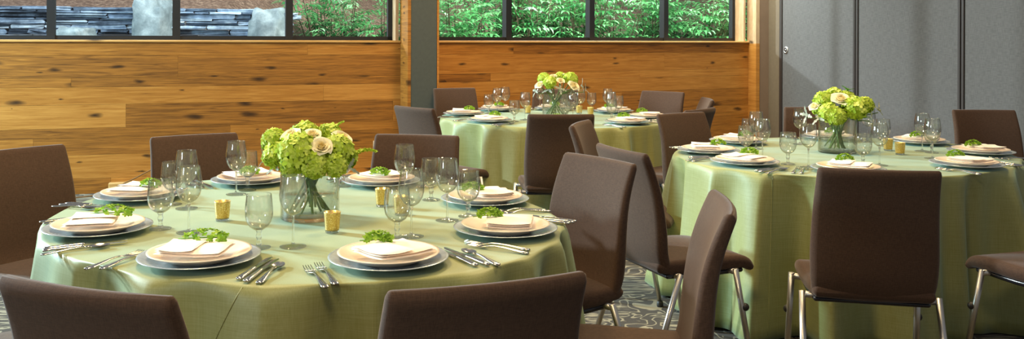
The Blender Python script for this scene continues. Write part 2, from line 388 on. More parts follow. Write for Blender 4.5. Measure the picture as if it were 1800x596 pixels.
# ------------------------------------------------------------------ room shell
mb = MB(); mb.box((-12, -3, -0.05), (9, 13.2, 0.0)); tag(mb.build('floor', M['carpet']), kind='structure')

ROWS = [0.0, 0.134, 0.342, 0.494, 0.578, 0.785, 0.939, 1.02, 1.22, 1.335]
def plank_wall(mb, length, z_rows, joints, rnd, thick=0.03, depth=0.12):
    """boards on the local xz plane facing -y, with shadow gaps; one mesh"""
    mb.box((0, 0.004, 0), (length, depth, z_rows[-1]), col=(0.05, 0.5, 0.5))
    for r in range(len(z_rows) - 1):
        z0, z1 = z_rows[r], z_rows[r+1]
        xs = joints.get(r)
        if xs is None:
            xs = []; x = rnd.uniform(0.3, 1.5)
            while x < length - 0.3: xs.append(x); x += rnd.uniform(1.3, 2.6)
        xs = [0] + [x for x in xs if 0 < x < length] + [length]
        for a, b in zip(xs[:-1], xs[1:]):
            tone = rnd.choice([0.12, 0.35, 0.5, 0.55, 0.6, 0.7, 0.8]) + rnd.uniform(-0.08, 0.08)
            mb.box((a + 0.0006, -thick, z0 + 0.0008), (b - 0.0006, 0.004, z1 - 0.0008), col=(tone, rnd.random(), rnd.random()))

def frame_at(origin, ang):
    return Matrix.Translation(origin) @ Matrix.Rotation(ang, 4, 'Z')
def s_on(u, base, d):
    k = (u - CX) / F_PX
    return (k * base[1] - base[0]) / (d[0] - k * d[1])

A_L = atan2(0.293, 0.956); dL = (cos(A_L), sin(A_L)); nL = (-sin(A_L), cos(A_L))
endL = Vector((-0.619, 8.74, 0))
LEN_L = 8.0
baseL = endL - Vector((dL[0], dL[1], 0)) * LEN_L
A_R = radians(29); dR = (cos(A_R), sin(A_R)); nR = (-sin(A_R), cos(A_R))
baseR = Vector((-0.30, 8.94, 0)); LEN_R = s_on(1313, baseR, dR)
WIN_TOP = 4.2

def build_wall(name, base, ang, length, joints, seed):
    mb = MB(); plank_wall(mb, length, ROWS, joints, random.Random(seed))
    o = mb.build(name, M['oak'], colors=True); o.matrix_world = frame_at(base, ang)
    return tag(o, kind='structure')
jl = lambda u: s_on(u, baseL, dL)
jr = lambda u: s_on(u, baseR, dR)
wl = build_wall('wall_left', baseL, A_L, LEN_L, {8: [jl(-150), jl(540)], 7: [jl(-200), jl(313)], 6: [jl(126)], 5: [jl(-90), jl(568)], 4: [jl(222), jl(690)], 3: [jl(405)], 2: [jl(60), jl(480)]}, 11)
wr = build_wall('wall_back', baseR, A_R, LEN_R, {8: [jr(900)], 7: [jr(1165)], 6: [jr(860), jr(1122)], 5: [jr(985)], 4: [jr(1090)], 3: [jr(900), jr(1230)]}, 23)
wb = MB(); wb.box((-0.2, -0.03, 0), (0.0, 0.1, WIN_TOP), col=(0.2, .3, .1))

def build_window(idx, base, ang, length, d, n, us, s_end, s_start, label):
    """sill board, black aluminium frame with mullions and one pane per bay, jamb lining at the far end"""
    back = 0.13
    rb = base + Vector((n[0], n[1], 0)) * back
    root = empty(f'window_{idx}'); root.matrix_world = frame_at(base, ang); tag(root, kind='structure')
    mb = MB(); mb.box((0, -0.055, 1.335), (length, back + 0.06, 1.357), bev=0.004, col=(0.6, .2, .7)); mb.build('window_sill', M['sill'], root, colors=True)
    ms = sorted(s_on(u, rb, d) for u in us)
    fr = MB(); z0, z1 = 1.357, WIN_TOP
    fr.box((s_start, back - 0.02, z0), (s_end, back + 0.04, z0 + 0.038))
    fr.box((s_start, back - 0.02, z1 - 0.05), (s_end, back + 0.04, z1))
    for s in ms: fr.box((s - 0.034, back - 0.03, z0), (s + 0.034, back + 0.05, z1))
    fr.box((s_end - 0.045, back - 0.02, z0), (s_end, back + 0.04, z1))
    fr.build('window_frame', M['black_frame'], root)
    edges = [s_start] + ms + [s_end - 0.02]
    for a, b in zip(edges[:-1], edges[1:]):
        g = MB(); g.box((a + 0.03, back + 0.012, z0 + 0.03), (b - 0.03, back + 0.018, z1 - 0.04)); g.build('window_pane', M['pane'], root)
    jb = MB(); jb.box((s_end, -0.03, 1.357), (s_end + 0.03, back + 0.05, z1), col=(0.6, .4, .2)); jb.build('window_jamb', M['pale_oak'], root, colors=True)
    return root
rbL = baseL + Vector((nL[0], nL[1], 0)) * 0.13
rbR = baseR + Vector((nR[0], nR[1], 0)) * 0.13
build_window(1, baseL, A_L, LEN_L, dL, nL, (-420, -150, 90, 310, 508), s_on(689, rbL, dL), 0.0, 'left')
build_window(2, baseR, A_R, LEN_R, dR, nR, (892, 1038, 1168), s_on(1290, rbR, dR), 0.0, 'right')

# wood returns, column, bronze post, folding partition
def slab(name, p0, d, length, thick, z0, z1, mat, parent=None, colors=False, col=(0.6, 0.3, 0.4), kind='structure', bev=0.0):
    """box starting at p0, running along d, thickness to the left of d"""
    mb = MB(); mb.box((0, 0, z0), (length, thick, z1), col=col, bev=bev)
    o = mb.build(name, mat, parent, colors=colors)
    o.matrix_world = frame_at(Vector((p0[0], p0[1], 0)), atan2(d[1], d[0]))
    if kind: tag(o, kind=kind)
    return o
perpL = (nL[0] * -1, nL[1] * -1)     # towards the room
slab('trim_1', (endL[0], endL[1]), perpL, 0.33, 0.03, 0, WIN_TOP, M['pale_oak'] if False else M['oak'], colors=True, col=(0.30, 0.35, 0.4))
c0 = Vector((endL[0] + perpL[0]*0.325 + 0.028, endL[1] + perpL[1]*0.325 + 0.006, 0))
o = slab('column_1', (c0[0], c0[1]), (cos(0.05), sin(0.05)), 0.245, 0.42, 0, WIN_TOP, M['column'])
slab('trim_2', (c0[0] + 0.247, c0[1] + 0.03), (cos(0.05), sin(0.05)), 0.02, 0.42, 0, WIN_TOP, M['oak'], colors=True, col=(0.8, 0.1, 0.7))
endR = baseR + Vector((dR[0], dR[1], 0)) * LEN_R
dP = (0.275, -0.961)
slab('trim_3', (endR[0], endR[1]), dP, 0.19, 0.05, 0, 1.33, M['oak'], colors=True, col=(0.75, 0.6, 0.2))
slab('trim_4', (endR[0], endR[1]), dP, 0.19, 0.05, 1.33, WIN_TOP, M['pale_oak'], colors=True, col=(0.75, 0.6, 0.2))
q = endR + Vector((dP[0], dP[1], 0)) * 0.19
slab('column_2', (q[0] + 0.052, q[1] + 0.02), (1, 0.1), 0.15, 0.25, 0, WIN_TOP, M['bronze'])
part = empty('wall_right'); tag(part, kind='structure')
pb = Vector((3.70, 10.95, 0)); part.matrix_world = frame_at(pb, atan2(dP[1], dP[0]))
def pbox(name, s0, s1, y0, y1, mat, z1=WIN_TOP):
    mb = MB(); mb.box((s0, y0, 0.0), (s1, y1, z1), bev=0.003); return mb.build(name, mat, part)
sp = lambda u: s_on(u, pb, dP)
pbox('partition_jamb', sp(1351), sp(1371), 0.0, 0.1, M['taupe'])
pbox('dark_edge_trim', sp(1345), sp(1351), 0.02, 0.1, M['dark_trim'])
pbox('dark_edge_trim', sp(1371), sp(1375.5), -0.012, 0.1, M['dark_trim'])
seams = [(1500.5, 1509), (1684.5, 1695.5)]
pr = pbox('partition_panel', sp(1375.5), sp(1500.5), 0.0, 0.1, M['panel'])
pbox('partition_panel', sp(1509), sp(1684.5), 0.0, 0.1, M['panel'])
pbox('partition_panel', sp(1695.5), sp(1695.5) + 1.42, 0.0, 0.1, M['panel'])
pbox('partition_panel', sp(1695.5) + 1.49, sp(1695.5) + 2.9, 0.0, 0.1, M['panel'])
for a, b in seams:
    mid = (sp(a) + sp(b)) / 2
    pbox('panel_seam_trim', sp(a), mid - 0.006, -0.012, 0.1, M['dark_trim']); pbox('panel_seam_trim', mid + 0.006, sp(b), -0.012, 0.1, M['dark_trim'])
    pbox('panel_seam_gap', mid - 0.006, mid + 0.006, 0.02, 0.1, M['rubber'])
pbox('panel_seam_trim', sp(1695.5) + 1.42, sp(1695.5) + 1.49, -0.012, 0.1, M['dark_trim'])
# round flush lock on the first panel
lk = MB(); R90 = Matrix.Translation((sp(1381.5), 0, 1.255)) @ Matrix.Rotation(pi/2, 4, 'X')
lk.lathe([(0, 0.004), (0.012, 0.004), (0.014, 0.006), (0.024, 0.006), (0.028, 0.010), (0.040, 0.008), (0.042, 0.0)], 24, M=R90)
lo = lk.build('panel_lock', M['steel'], pr); lk2 = MB(); lk2.lathe([(0, 0.0075), (0.026, 0.0075), (0.026, 0.004)], 24, M=R90); lk2.build('lock_keyhole', M['rubber'], pr)
lk3 = MB(); lk3.lathe([(0, 0.011), (0.008, 0.011), (0.009, 0.006)], 16, M=R90); lk3.build('lock_button', M['steel'], pr)

# low oak base rail, outlet and cord on the left wall
bs0, bs1 = s_on(193, baseL, dL), LEN_L
bb = MB(); bb.box((bs0, -0.10, 0), (bs1, -0.03, 0.095), bev=0.006, col=(0.8, .3, .6)); o = bb.build('baseboard_left', M['sill'], colors=True); o.matrix_world = frame_at(baseL, A_L); tag(o, kind='structure')
os_ = s_on(662, baseL, dL); ob = empty('wall_outlet'); ob.matrix_world = frame_at(baseL, A_L)
mb = MB(); mb.box((os_ - 0.038, -0.042, 0.27), (os_ + 0.045, -0.031, 0.39), bev=0.003); mb.build('cover_plate', M['plastic'], ob)
for z in (0.305, 0.355):
    mb = MB(); mb.box((os_ - 0.012, -0.0445, z - 0.014), (os_ + 0.018, -0.042, z + 0.014), bev=0.001); mb.build('socket', M['rubber'], ob)
tag(ob, 'beige outlet plate low on the oak wall beside the near table flowers', 'outlet')
def on_wall_L(u, z, off):
    b = baseL - Vector((nL[0], nL[1], 0)) * off
    s = s_on(u, b, dL); return b + Vector((dL[0]*s, dL[1]*s, z))
cd = MB(); pts = [on_wall_L(60, 0.006, 0.35), on_wall_L(125, 0.006, 0.25), on_wall_L(165, 0.012, 0.2), on_wall_L(200, 0.06, 0.15), on_wall_L(232, 0.12, 0.12), on_wall_L(255, 0.17, 0.08), on_wall_L(275, 0.21, 0.04)]
sm = []
for i in range(len(pts) - 1):
    for t in range(6):
        a, b, c, d = pts[max(i-1, 0)], pts[i], pts[i+1], pts[min(i+2, len(pts)-1)]; t_ = t/6
        sm.append(0.5*((2*b) + (-a + c)*t_ + (2*a - 5*b + 4*c - d)*t_**2 + (-a + 3*b - 3*c + d)*t_**3))
cd.tube(sm, 0.006, 6); tag(cd.build('power_cord', M['cord']), 'thin brown power cord running up the foot of the oak wall', 'cord')

# ------------------------------------------------------------------ outside
hill = MB(); nx, ny = 60, 18; vs = []; fs = []
for j in range(ny):
    for i in range(nx):
        x = -14 + 34*i/(nx-1); t = j/(ny-1)
        yb = 8.93 + 0.3066*x if x < -0.5 else 8.8 + 0.56*(x + 0.5)
        k = min(1, max(0, (x + 2.9)/1.2)); k = k*k*(3 - 2*k)
        y = yb + 3.42 + 0.6*k + 12*t
        z = (1.70*(1 - k) + 0.72*k) + 3.0*t + 0.05*sin(x*1.7 + j) + 0.04*sin(x*3.1)
        vs.append((x, y, z))
for j in range(ny-1):
    for i in range(nx-1): fs.append((j*nx+i, j*nx+i+1, (j+1)*nx+i+1, (j+1)*nx+i))
hill.add(vs, fs); tag(hill.build('garden_slope', M['mulch']), kind='structure')

gb = MB(); vs = []; fs = []
for i in range(35):
    x = -14 + i; yb = 8.93 + 0.3066*x if x < -0.5 else 8.8 + 0.56*(x + 0.5)
    vs += [(x, yb + 0.3, .62), (x, yb + 3, .62), (x, yb + 9, .62)]
for i in range(34): fs += [(3*i, 3*i+3, 3*i+4, 3*i+1), (3*i+1, 3*i+4, 3*i+5, 3*i+2)]
gb.add(vs, fs); tag(gb.build('garden_bed', M['mulch']), kind='structure')
SW = 3.0     # stone wall distance beyond the left wall
rs = random.Random(5)
def stone(mb, x0, x1, y0, y1, z0, z1, rnd, tone):
    j = lambda s: rnd.uniform(-s, s)
    h = z1 - z0; b = h * 0.28
    vs = []
    for (z, ins) in ((z0, b*0.7), (z0 + b, 0), (z1 - b, 0), (z1, b*0.8)):
        vs += [(x0 + ins + j(.012), y0 + ins + j(.02), z + j(h*.1)), ((x0+x1)/2 + j(.03), y0 + ins*0.8 + j(.02), z + j(h*.12)), (x1 - ins + j(.012), y0 + ins + j(.02), z + j(h*.1)), (x1 - ins, y1, z), (x0 + ins, y1, z)]
    fs = []
    for k in range(3):
        for i in range(5):
            q_ = (i+1) % 5; fs.append((k*5+i, k*5+q_, (k+1)*5+q_, (k+1)*5+i))
    fs += [(4, 3, 2, 1, 0), (15, 16, 17, 18, 19)]
    mb.add(vs, fs, 0, (tone, rnd.random(), rnd.random()), smooth=False)
sw = MB(); S0, S1 = -1.0, s_on(515, baseL + Vector((nL[0], nL[1], 0))*SW, dL)
z = 0.75
while z < 1.74:
    h = rs.uniform(0.024, 0.062); x = S0 + rs.uniform(-0.3, 0)
    while x < S1:
        w = min(rs.uniform(0.16, 0.75), max(0.12, S1 - x))
        if z + h < 1.79 - 0.04*(x > S1 - 1.9) - 0.05*max(0, (x - S1 + 0.9)):
            if rs.random() < 0.15:
                stone(sw, x, x + w, SW + rs.uniform(-.05, .06), SW + 0.5, z, z + h*0.48, rs, rs.random()); stone(sw, x + .02, x + w, SW + rs.uniform(-.05, .06), SW + 0.5, z + h*0.5, z + h, rs, rs.random())
            else: stone(sw, x, x + w, SW + rs.uniform(-0.06, 0.05), SW + 0.5, z, z + h, rs, rs.random())
        x += w + rs.uniform(0.004, 0.02)
    z += h + 0.004
o = sw.build('stone_wall', M['slate'], colors=True); o.matrix_world = frame_at(baseL, A_L)
tag(o, 'dry-stacked blue-grey slate garden wall outside the left windows', 'wall')

from mathutils import noise as mn
def boulder(u0, u1, v0, v1, Y, name, label, seed, flat=0.5):
    a, b = PD(u0, v0, Y), PD(u1, v1, Y); c = (a + b)/2; rx = abs(b.x - a.x)/2; rz = abs(a.z - b.z)/2
    mb = MB(); seg, rg = 40, 26; vs = []; fs = []
    for k in range(rg + 1):
        th = pi*k/rg
        for i in range(seg):
            ph = 2*pi*i/seg
            d = Vector((sin(th)*cos(ph), sin(th)*sin(ph), cos(th)))
            e = Vector([math.copysign(abs(t)**0.62, t) for t in d])
            r = 1 + 0.22*mn.noise(d*1.6 + Vector((seed, 0, 0))) + 0.09*mn.noise(d*4 + Vector((0, seed, 0))) + 0.04*mn.noise(d*9 + Vector((0, 0, seed)))
            vs.append((e.x*rx*r, e.y*flat*r, e.z*rz*r))
    for k in range(rg):
        for i in range(seg):
            j = (i+1) % seg; fs.append((k*seg+i, (k+1)*seg+i, (k+1)*seg+j, k*seg+j))
    mb.add(vs, fs); o = mb.build(name, M['boulder']); o.location = c
    return tag(o, label, 'boulder')
def dist_L(u, off):
    b = baseL + Vector((nL[0], nL[1], 0))*off; return b.y + dL[1]*s_on(u, b, dL)
boulder(238, 304, -2, 130, dist_L(270, SW), 'boulder', 'tall pale boulder set upright in the slate wall', 3.0, 0.35)
boulder(440, 510, 17, 130, dist_L(475, SW), 'boulder', 'rounded pale boulder at the end of the slate wall beside the shrub', 8.0, 0.35)
boulder(96, 166, 49, 110, dist_L(130, SW - 0.6), 'boulder', 'low speckled boulder in front of the slate wall', 12.0, 0.25)

def leaf_faces(mb, base, d, up, L_, W_, tone, droop=0.25):
    d = d.normalized(); s = d.cross(up)
    if s.length < 1e-3: s = d.cross(Vector((1, 0, 0)))
    s.normalize(); n = s.cross(d)
    p = [base, base + d*L_*0.35 + s*W_*0.5 + n*W_*0.12, base + d*L_*0.35 - s*W_*0.5 + n*W_*0.12, base + d*L_*0.38, base + d*L_*0.72 + s*W_*0.36 - n*L_*droop*0.35, base + d*L_*0.72 - s*W_*0.36 - n*L_*droop*0.35, base + d*L_*0.74 - n*L_*droop*0.4, base + d*L_ - n*L_*droop]
    mb.add(p, [(0, 1, 3), (0, 3, 2), (3, 1, 4, 6), (2, 3, 6, 5), (6, 4, 7), (5, 6, 7)], 0, (tone, 0.5, 0.5), False)

def make_shrub(seed, nst=26):
    rnd = random.Random(seed); root = empty('leafy_shrub'); lf = MB(); st = MB()
    for k in range(nst):
        a = rnd.uniform(0, 2*pi); rr = sqrt(rnd.random())*0.25; base = Vector((rr*cos(a), rr*sin(a), 0))
        tip = Vector((cos(a)*rnd.uniform(.1, .85), sin(a)*rnd.uniform(.1, .85), rnd.uniform(0.55, 1.75)))
        pts = [base.lerp(tip, t/5) + Vector((0, 0, 0.12*sin(pi*t/5))) for t in range(6)]
        st.tube(pts, [0.012 - 0.0018*t for t in range(6)], 5)
        for q in range(15):
            t = 0.22 + 0.78*q/14; p = base.lerp(tip, t) + Vector((0, 0, 0.12*sin(pi*t)))
            ang = rnd.uniform(0, 2*pi); dd = Vector((cos(ang), sin(ang), rnd.uniform(-0.1, 0.55))).normalized()
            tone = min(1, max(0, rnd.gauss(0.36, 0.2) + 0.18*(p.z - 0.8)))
            # a compound leaf: rachis with paired leaflets
            Lr = rnd.uniform(0.14, 0.26); side = dd.cross(Vector((0, 0, 1))).normalized()
            for m_ in range(3):
                b_ = p + dd*Lr*(0.35 + 0.3*m_)
                for sg in (-1, 1):
                    leaf_faces(lf, b_, dd*0.6 + side*sg + Vector((0, 0, rnd.uniform(-.3, .2))), Vector((0, 0, 1)), rnd.uniform(.09, .15), rnd.uniform(.028, .042), min(1, max(0, tone + rnd.uniform(-.12, .12))), rnd.uniform(.1, .5))
            leaf_faces(lf, p + dd*Lr, dd, Vector((0, 0, 1)), .13, .04, tone, .4)
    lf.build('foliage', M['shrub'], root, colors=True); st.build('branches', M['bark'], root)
    return root
shrubs = [Stock(make_shrub(s)) for s in (1, 2, 3)]
SH = [(585, 12.2, 1.0, 'leafy shrub growing at the end of the slate wall, behind the fourth left pane'),
      (665, 11.9, 0.85, 'leafy shrub standing against the right edge of the left windows'),
      (800, 12.3, 1.0, 'thin leafy shrub just right of the grey column, outside the far windows'),
      (865, 13.4, 1.1, 'leafy shrub behind the first mullion of the far windows'),
      (930, 12.9, 1.0, 'leafy shrub with pale leaf tips in the second far pane'),
      (1010, 13.3, 1.08, 'leafy shrub left of the middle mullion of the far windows'),
      (1075, 13.7, 1.05, 'leafy shrub with bright tips in the third far pane'),
      (1150, 14.2, 1.12, 'leafy shrub behind the last mullion of the far windows'),
      (1215, 14.4, 1.05, 'leafy shrub in the last far pane beside the mullion'),
      (1275, 14.8, 1.1, 'leafy shrub at the right edge of the far windows')]
for i, (u, Y, s, lab) in enumerate(SH):
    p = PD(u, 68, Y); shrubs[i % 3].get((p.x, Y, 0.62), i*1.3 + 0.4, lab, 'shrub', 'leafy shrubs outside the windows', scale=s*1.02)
def make_fern(seed):
    rnd = random.Random(seed); mb = MB()
    for k in range(22):
        a = rnd.uniform(0, 2*pi); dd = Vector((cos(a), sin(a), 0)); Lf = rnd.uniform(.2, .34)
        for q in range(12):
            t = q/11; p = dd*Lf*t + Vector((0, 0, 0.42*Lf*sin(pi*t*0.75)))
            for sg in (-1, 1): leaf_faces(mb, p, dd*0.5 + Vector((-dd.y, dd.x, 0))*sg, Vector((0, 0, 1)), .07*(1 - t*0.8), .02, rnd.random(), .2)
    return mb.build('garden_fern', M['fern'], colors=True)
fr = Stock(make_fern(2))
for (u, v, Y, lab) in ((332, 6, 12.6, 'small bright fern above the slate wall, left side of the third pane'), (425, 8, 12.9, 'spreading bright fern above the slate wall beside the rounded boulder')):
    p = PD(u, v, Y); fr.get((p.x, Y, p.z - 0.06), u*0.1, lab, 'fern', 'ferns above the slate wall')

# ------------------------------------------------------------------ tables
TAB = [dict(c=(-0.551, 3.121), e=(-0.005, -0.073), R=0.884, plates=[(-0.722, 2.457), (-0.203, 2.45), (0.135, 2.834), (0.083, 3.35), (-0.342, 3.769), (-0.898, 3.791), (-1.234, 3.416), (-1.151, 2.828)]),
       dict(c=(0.72, 7.058), e=(0.011, -0.031), R=0.885, plates=[(0.658, 6.361), (1.19, 6.496), (1.438, 6.959), (1.261, 7.489), (0.783, 7.755), (0.292, 7.65), (0.005, 7.186), (0.195, 6.608)]),
       dict(c=(2.06, 4.839), e=(0.05, 0.111), R=0.884, plates=[(1.792, 4.164), (2.443, 4.343), (2.79, 4.826), (2.705, 5.308), (2.253, 5.52), (1.626, 5.296), (1.327, 4.841), (1.387, 4.408)])]
TNAME = ['the near table', 'the far table', 'the right-hand table']

def cloth_pt(t, a, d, ph):
    """surface of a floor-length round cloth: a = angle, d = drop below the edge (0 .. 0.75)"""
    T = TAB[t]; e1, e2 = T['e']; R = T['R']
    k = max(0.0, d) / 0.74
    f = 0.42*sin(7*a + ph) + 0.40*sin(13*a + 1.7*ph + 0.9*sin(3*a)) + 0.40*(1 - 2*abs(sin(10*a + 0.5*ph + 0.6*sin(2*a + ph))))
    f += 0.28*sin(29*a + ph + 1.2*sin(5*a))*max(0, 0.35 + 0.65*sin(a + 1.9 + ph*0.2)) - 0.2
    r = 0.012*min(1, d/0.02) + 0.085*k + 0.120*f*k**0.52
    c, s = cos(a), sin(a)
    x = (1 + e1)*R*c + e2*R*s; y = e2*R*c + (1 - e1)*R*s
    return Vector((x + r*c, y + r*s, TOP - d))
PH = [1.1, 2.9, 0.35]
CL_LABEL = ['green satin floor-length cloth draped over the near round table', 'pale green satin cloth on the far round table by the oak wall', 'green satin cloth with hard chair shadows on the right-hand round table']
for t, T in enumerate(TAB):
    mb = MB(); na = 360; vs = [(0, 0, TOP)]; rows = []
    def ring(fn):
        rows.append(len(vs))
        for i in range(na): vs.append(tuple(fn(2*pi*i/na)))
    e1, e2 = T['e']; R = T['R']
    def ell(a, q, z): return Vector(((1 + e1)*R*q*cos(a) + e2*R*q*sin(a), e2*R*q*cos(a) + (1 - e1)*R*q*sin(a), z))
    for q in (0.25, 0.5, 0.75, 0.92, 0.985): ring(lambda a, q=q: ell(a, q, TOP))
    for w in (0.35, 0.7): ring(lambda a, w=w: cloth_pt(t, a, 0.014*(1 - cos(w*pi/2)), PH[t]) * 1.0)
    for d in (0.014, 0.03, 0.055, 0.09, 0.13, 0.18, 0.24, 0.31, 0.38, 0.46, 0.54, 0.62, 0.69, 0.745): ring(lambda a, d=d: cloth_pt(t, a, d + 0.006*sin(5*a)*(d > 0.7), PH[t]))
    fs = [(0, rows[0] + i, rows[0] + (i+1) % na) for i in range(na)]
    for r0, r1 in zip(rows[:-1], rows[1:]):
        for i in range(na):
            j = (i+1) % na; fs.append((r0+i, r1+i, r1+j, r0+j))
    mb.add(vs, fs); o = mb.build('tablecloth', M['satin']); o.location = (T['c'][0], T['c'][1], 0)
    tag(o, CL_LABEL[t], 'tablecloth', None)
    T['cloth'] = o
    sm = o.modifiers.new('thickness', 'SOLIDIFY'); sm.thickness = 0.002; sm.offset = -1
    sd = MB()
    a0, a1 = [(radians(-94), radians(-118)), (radians(-112), radians(-112)), (radians(-127), radians(-127))][t]
    pts = [cloth_pt(t, a0 + (a1 - a0)*q/30, 0.006 + 0.72*q/30, PH[t]) for q in range(31)]
    pts = [p + Vector((p.x, p.y, 0)).normalized()*0.001 for p in pts]
    sd.tube(pts, 0.0018, 5); sd.build('cloth_seam', M['satin'], o)

# ------------------------------------------------------------------ chairs
def shell(mb, prof, curve=0.0, mat=0, nseg=14, rcorner=None):
    """prof: (y, z, half width, half thickness) swept as a rounded bar with an x-direction curve"""
    n = len(prof); rings = []
    def section(i, kw, kt, shift=0.0):
        y, z, w, h = prof[i]
        a = prof[max(i-1, 0)]; b = prof[min(i+1, n-1)]
        ty, tz = b[0]-a[0], b[1]-a[1]; l = hypot(ty, tz); ty /= l; tz /= l
        ny, nz = -tz, ty
        w2, h2 = w*kw, h*kt; r = min(h2, 0.022); ring = []
        pts = []
        m = 5
        xs = [-w2 + r + (2*w2 - 2*r)*k/nseg for k in range(nseg + 1)]
        pts += [(x, -h2) for x in xs]
        pts += [(w2 - r + r*sin(pi/2*k/m), -h2 + (h2 - (h2)*cos(pi/2*k/m))) for k in range(1, m)]
        pts += [(w2, 0)]
        pts += [(w2 - r + r*cos(pi/2*k/m), h2*sin(pi/2*k/m)) for k in range(1, m)]
        pts += [(x, h2) for x in reversed(xs)]
        pts += [(-w2 + r - r*sin(pi/2*k/m), h2*cos(pi/2*k/m)) for k in range(1, m)]
        pts += [(-w2, 0)]
        pts += [(-w2 + r - r*cos(pi/2*k/m), -h2*sin(pi/2*k/m)) for k in range(1, m)]
        for (x, off) in pts:
            cy = curve*(x/0.21)**2
            ring.append((x, y + ty*shift + ny*off + cy, z + tz*shift + nz*off))
        return ring
    h0 = prof[0][3]; h1 = prof[-1][3]
    rings.append(section(0, 0.955, 0.15, -h0*0.9)); rings.append(section(0, 0.985, 0.7, -h0*0.6))
    for i in range(n): rings.append(section(i, 1, 1))
    rings.append(section(n-1, 0.985, 0.7, h1*0.6)); rings.append(section(n-1, 0.955, 0.15, h1*0.9))
    mb.loops(rings, mat)

def smooth_prof(pr, k=4):
    out = []
    for i in range(len(pr)-1):
        a, b, c, d = pr[max(i-1, 0)], pr[i], pr[i+1], pr[min(i+2, len(pr)-1)]
        for q in range(k):
            t = q/k
            out.append(tuple(0.5*((2*b[m]) + (-a[m] + c[m])*t + (2*a[m] - 5*b[m] + 4*c[m] - d[m])*t*t + (-a[m] + 3*b[m] - 3*c[m] + d[m])*t**3) for m in range(4)))
    out.append(pr[-1]); return out

LEAN = 0.295
def make_chair():
    root = empty('banquet_chair')
    mb = MB(); shell(mb, smooth_prof([(-.20, .437, .212, .026), (-.10, .434, .220, .030), (0, .433, .224, .031), (.10, .437, .224, .030), (.18, .434, .221, .027), (.215, .425, .216, .024), (.235, .410, .210, .020)])); mb.build('seat', M['chair'], root)
    mb = MB(); shell(mb, smooth_prof([(-.168, .415, .207, .018), (-.198, .440, .214, .025), (-.218, .495, .220, .027), (-.226, .57, .223, .027), (-.233, .65, .221, .025), (-.246, .74, .217, .023), (-.268, .82, .213, .021), (-.296, .893, .210, .018)]), curve=0.022); mb.build('backrest', M['chair'], root)
    mb = MB(); shell(mb, [(-.17, .398, .205, .010), (0, .394, .208, .012), (.19, .398, .205, .010)]); mb.build('seat_pan', M['pan'], root)
    for sx in (-1, 1):
        for front in (True, False):
            top = Vector((sx*.240, .13 if front else -.135, .432)); foot = Vector((sx*.250, .205 if front else -.275, .012))
            lg = MB()
            mid = top.lerp(foot, 0.5)
            lg.tube([Vector((sx*.12, top.y, .392)), Vector((sx*.19, top.y, .398))], 0.0115, 10)
            lg.tube([Vector((sx*.16, top.y, .398)), Vector((sx*.240, top.y, .404))], 0.0125, 12)
            lg.tube([Vector((sx*.240, top.y, .416)), foot], 0.0125, 12)
            l = lg.build('leg', M['steel'], root)
            ft = MB(); ft.lathe([(0, 0), (.015, 0), (.017, .006), (.0155, .026), (.0125, .030)], 14, M=Matrix.Translation((foot.x, foot.y, 0))); ft.build('foot_cap', M['rubber'], l)
            if front:
                k = top.lerp(foot, 0.42); kb = MB(); kb.sphere((k.x + sx*.006, k.y + .010, k.z), .017, 14, 10); kb.build('stacking_bumper', M['rubber'], l)
    return root
chairs = Stock(make_chair())
CH = [((-.72, 1.67), (.36, .93), 'brown upholstered chair seen from behind at the lower left corner'),
      ((.06, 1.71), (-.36, .93), 'brown chair with its back to us at the front middle of the near table'),
      ((.765, 2.585), (-.985, .17), 'brown chair seen edge-on between the near and right-hand tables'),
      ((.55, 3.53), (-.85, -.53), 'brown chair facing the right side of the near table, backrest front in view'),
      ((-.22, 4.36), (-.17, -.99), 'brown chair behind the near table just right of its flowers'),
      ((-1.30, 4.32), (.54, -.84), 'brown chair behind the near table left of its flowers, against the oak wall'),
      ((-1.88, 3.76), (.82, -.57), 'tall brown chair at the left edge beside the near table'),
      ((-1.62, 2.42), (.88, .47), 'brown chair out past the left edge at the near table'),  # unseen chair, added for the shadow it throws on the near cloth
      ((.61, 5.55), (-.04, 1), 'dark brown chair back-on in front of the far table flowers'),
      ((.64, 5.02), (.93, -.36), 'narrow side-on brown chair just right of the back-on far-table chair'),
      ((1.37, 5.69), (.54, -.84), 'brown chair at the left end of the right-hand table, facing us'),
      ((1.61, 6.02), (-.74, .67), 'brown chair turned to the far table, mostly behind another chair'),
      ((1.95, 7.08), (-1, .08), 'small side-on brown chair at the right end of the far table'),
      ((1.80, 8.03), (-.64, -.77), 'brown chair behind the right side of the far table near the oak wall'),
      ((-.09, 8.48), (.32, -.95), 'brown chair behind the far table beside the grey column'),
      ((-.35, 6.11), (.73, .68), 'brown chair left of the far table in front of the grey column'),
      ((.86, 8.36), (-.1, -1), 'brown chair hidden behind the far table flowers'),
      ((1.5, 3.22), (.21, .977), 'dark brown chair seen squarely from behind at the right-hand table'),
      ((.66, 3.83), (.94, .33), 'brown chair with seat and steel legs in view, pulled from the right-hand table'),
      ((3.5, 6.04), (-.03, -1), 'brown chair behind the right-hand table against the grey partition'),
      ((2.44, 6.2), (-.25, -.97), 'brown chair hidden behind the right-hand table flowers'),
      ((2.44 + .3*.295, 3.69 - .95*.295), (-.3, .95), 'brown chair cut off by the right edge, only its seat and leg showing')]
for (mx_, my_), (fx, fy), lab in CH:
    l = hypot(fx, fy); fx /= l; fy /= l
    chairs.get((mx_ + fx*LEAN, my_ + fy*LEAN, 0), atan2(fy, fx) - pi/2, lab, 'chair', 'brown banquet chairs')

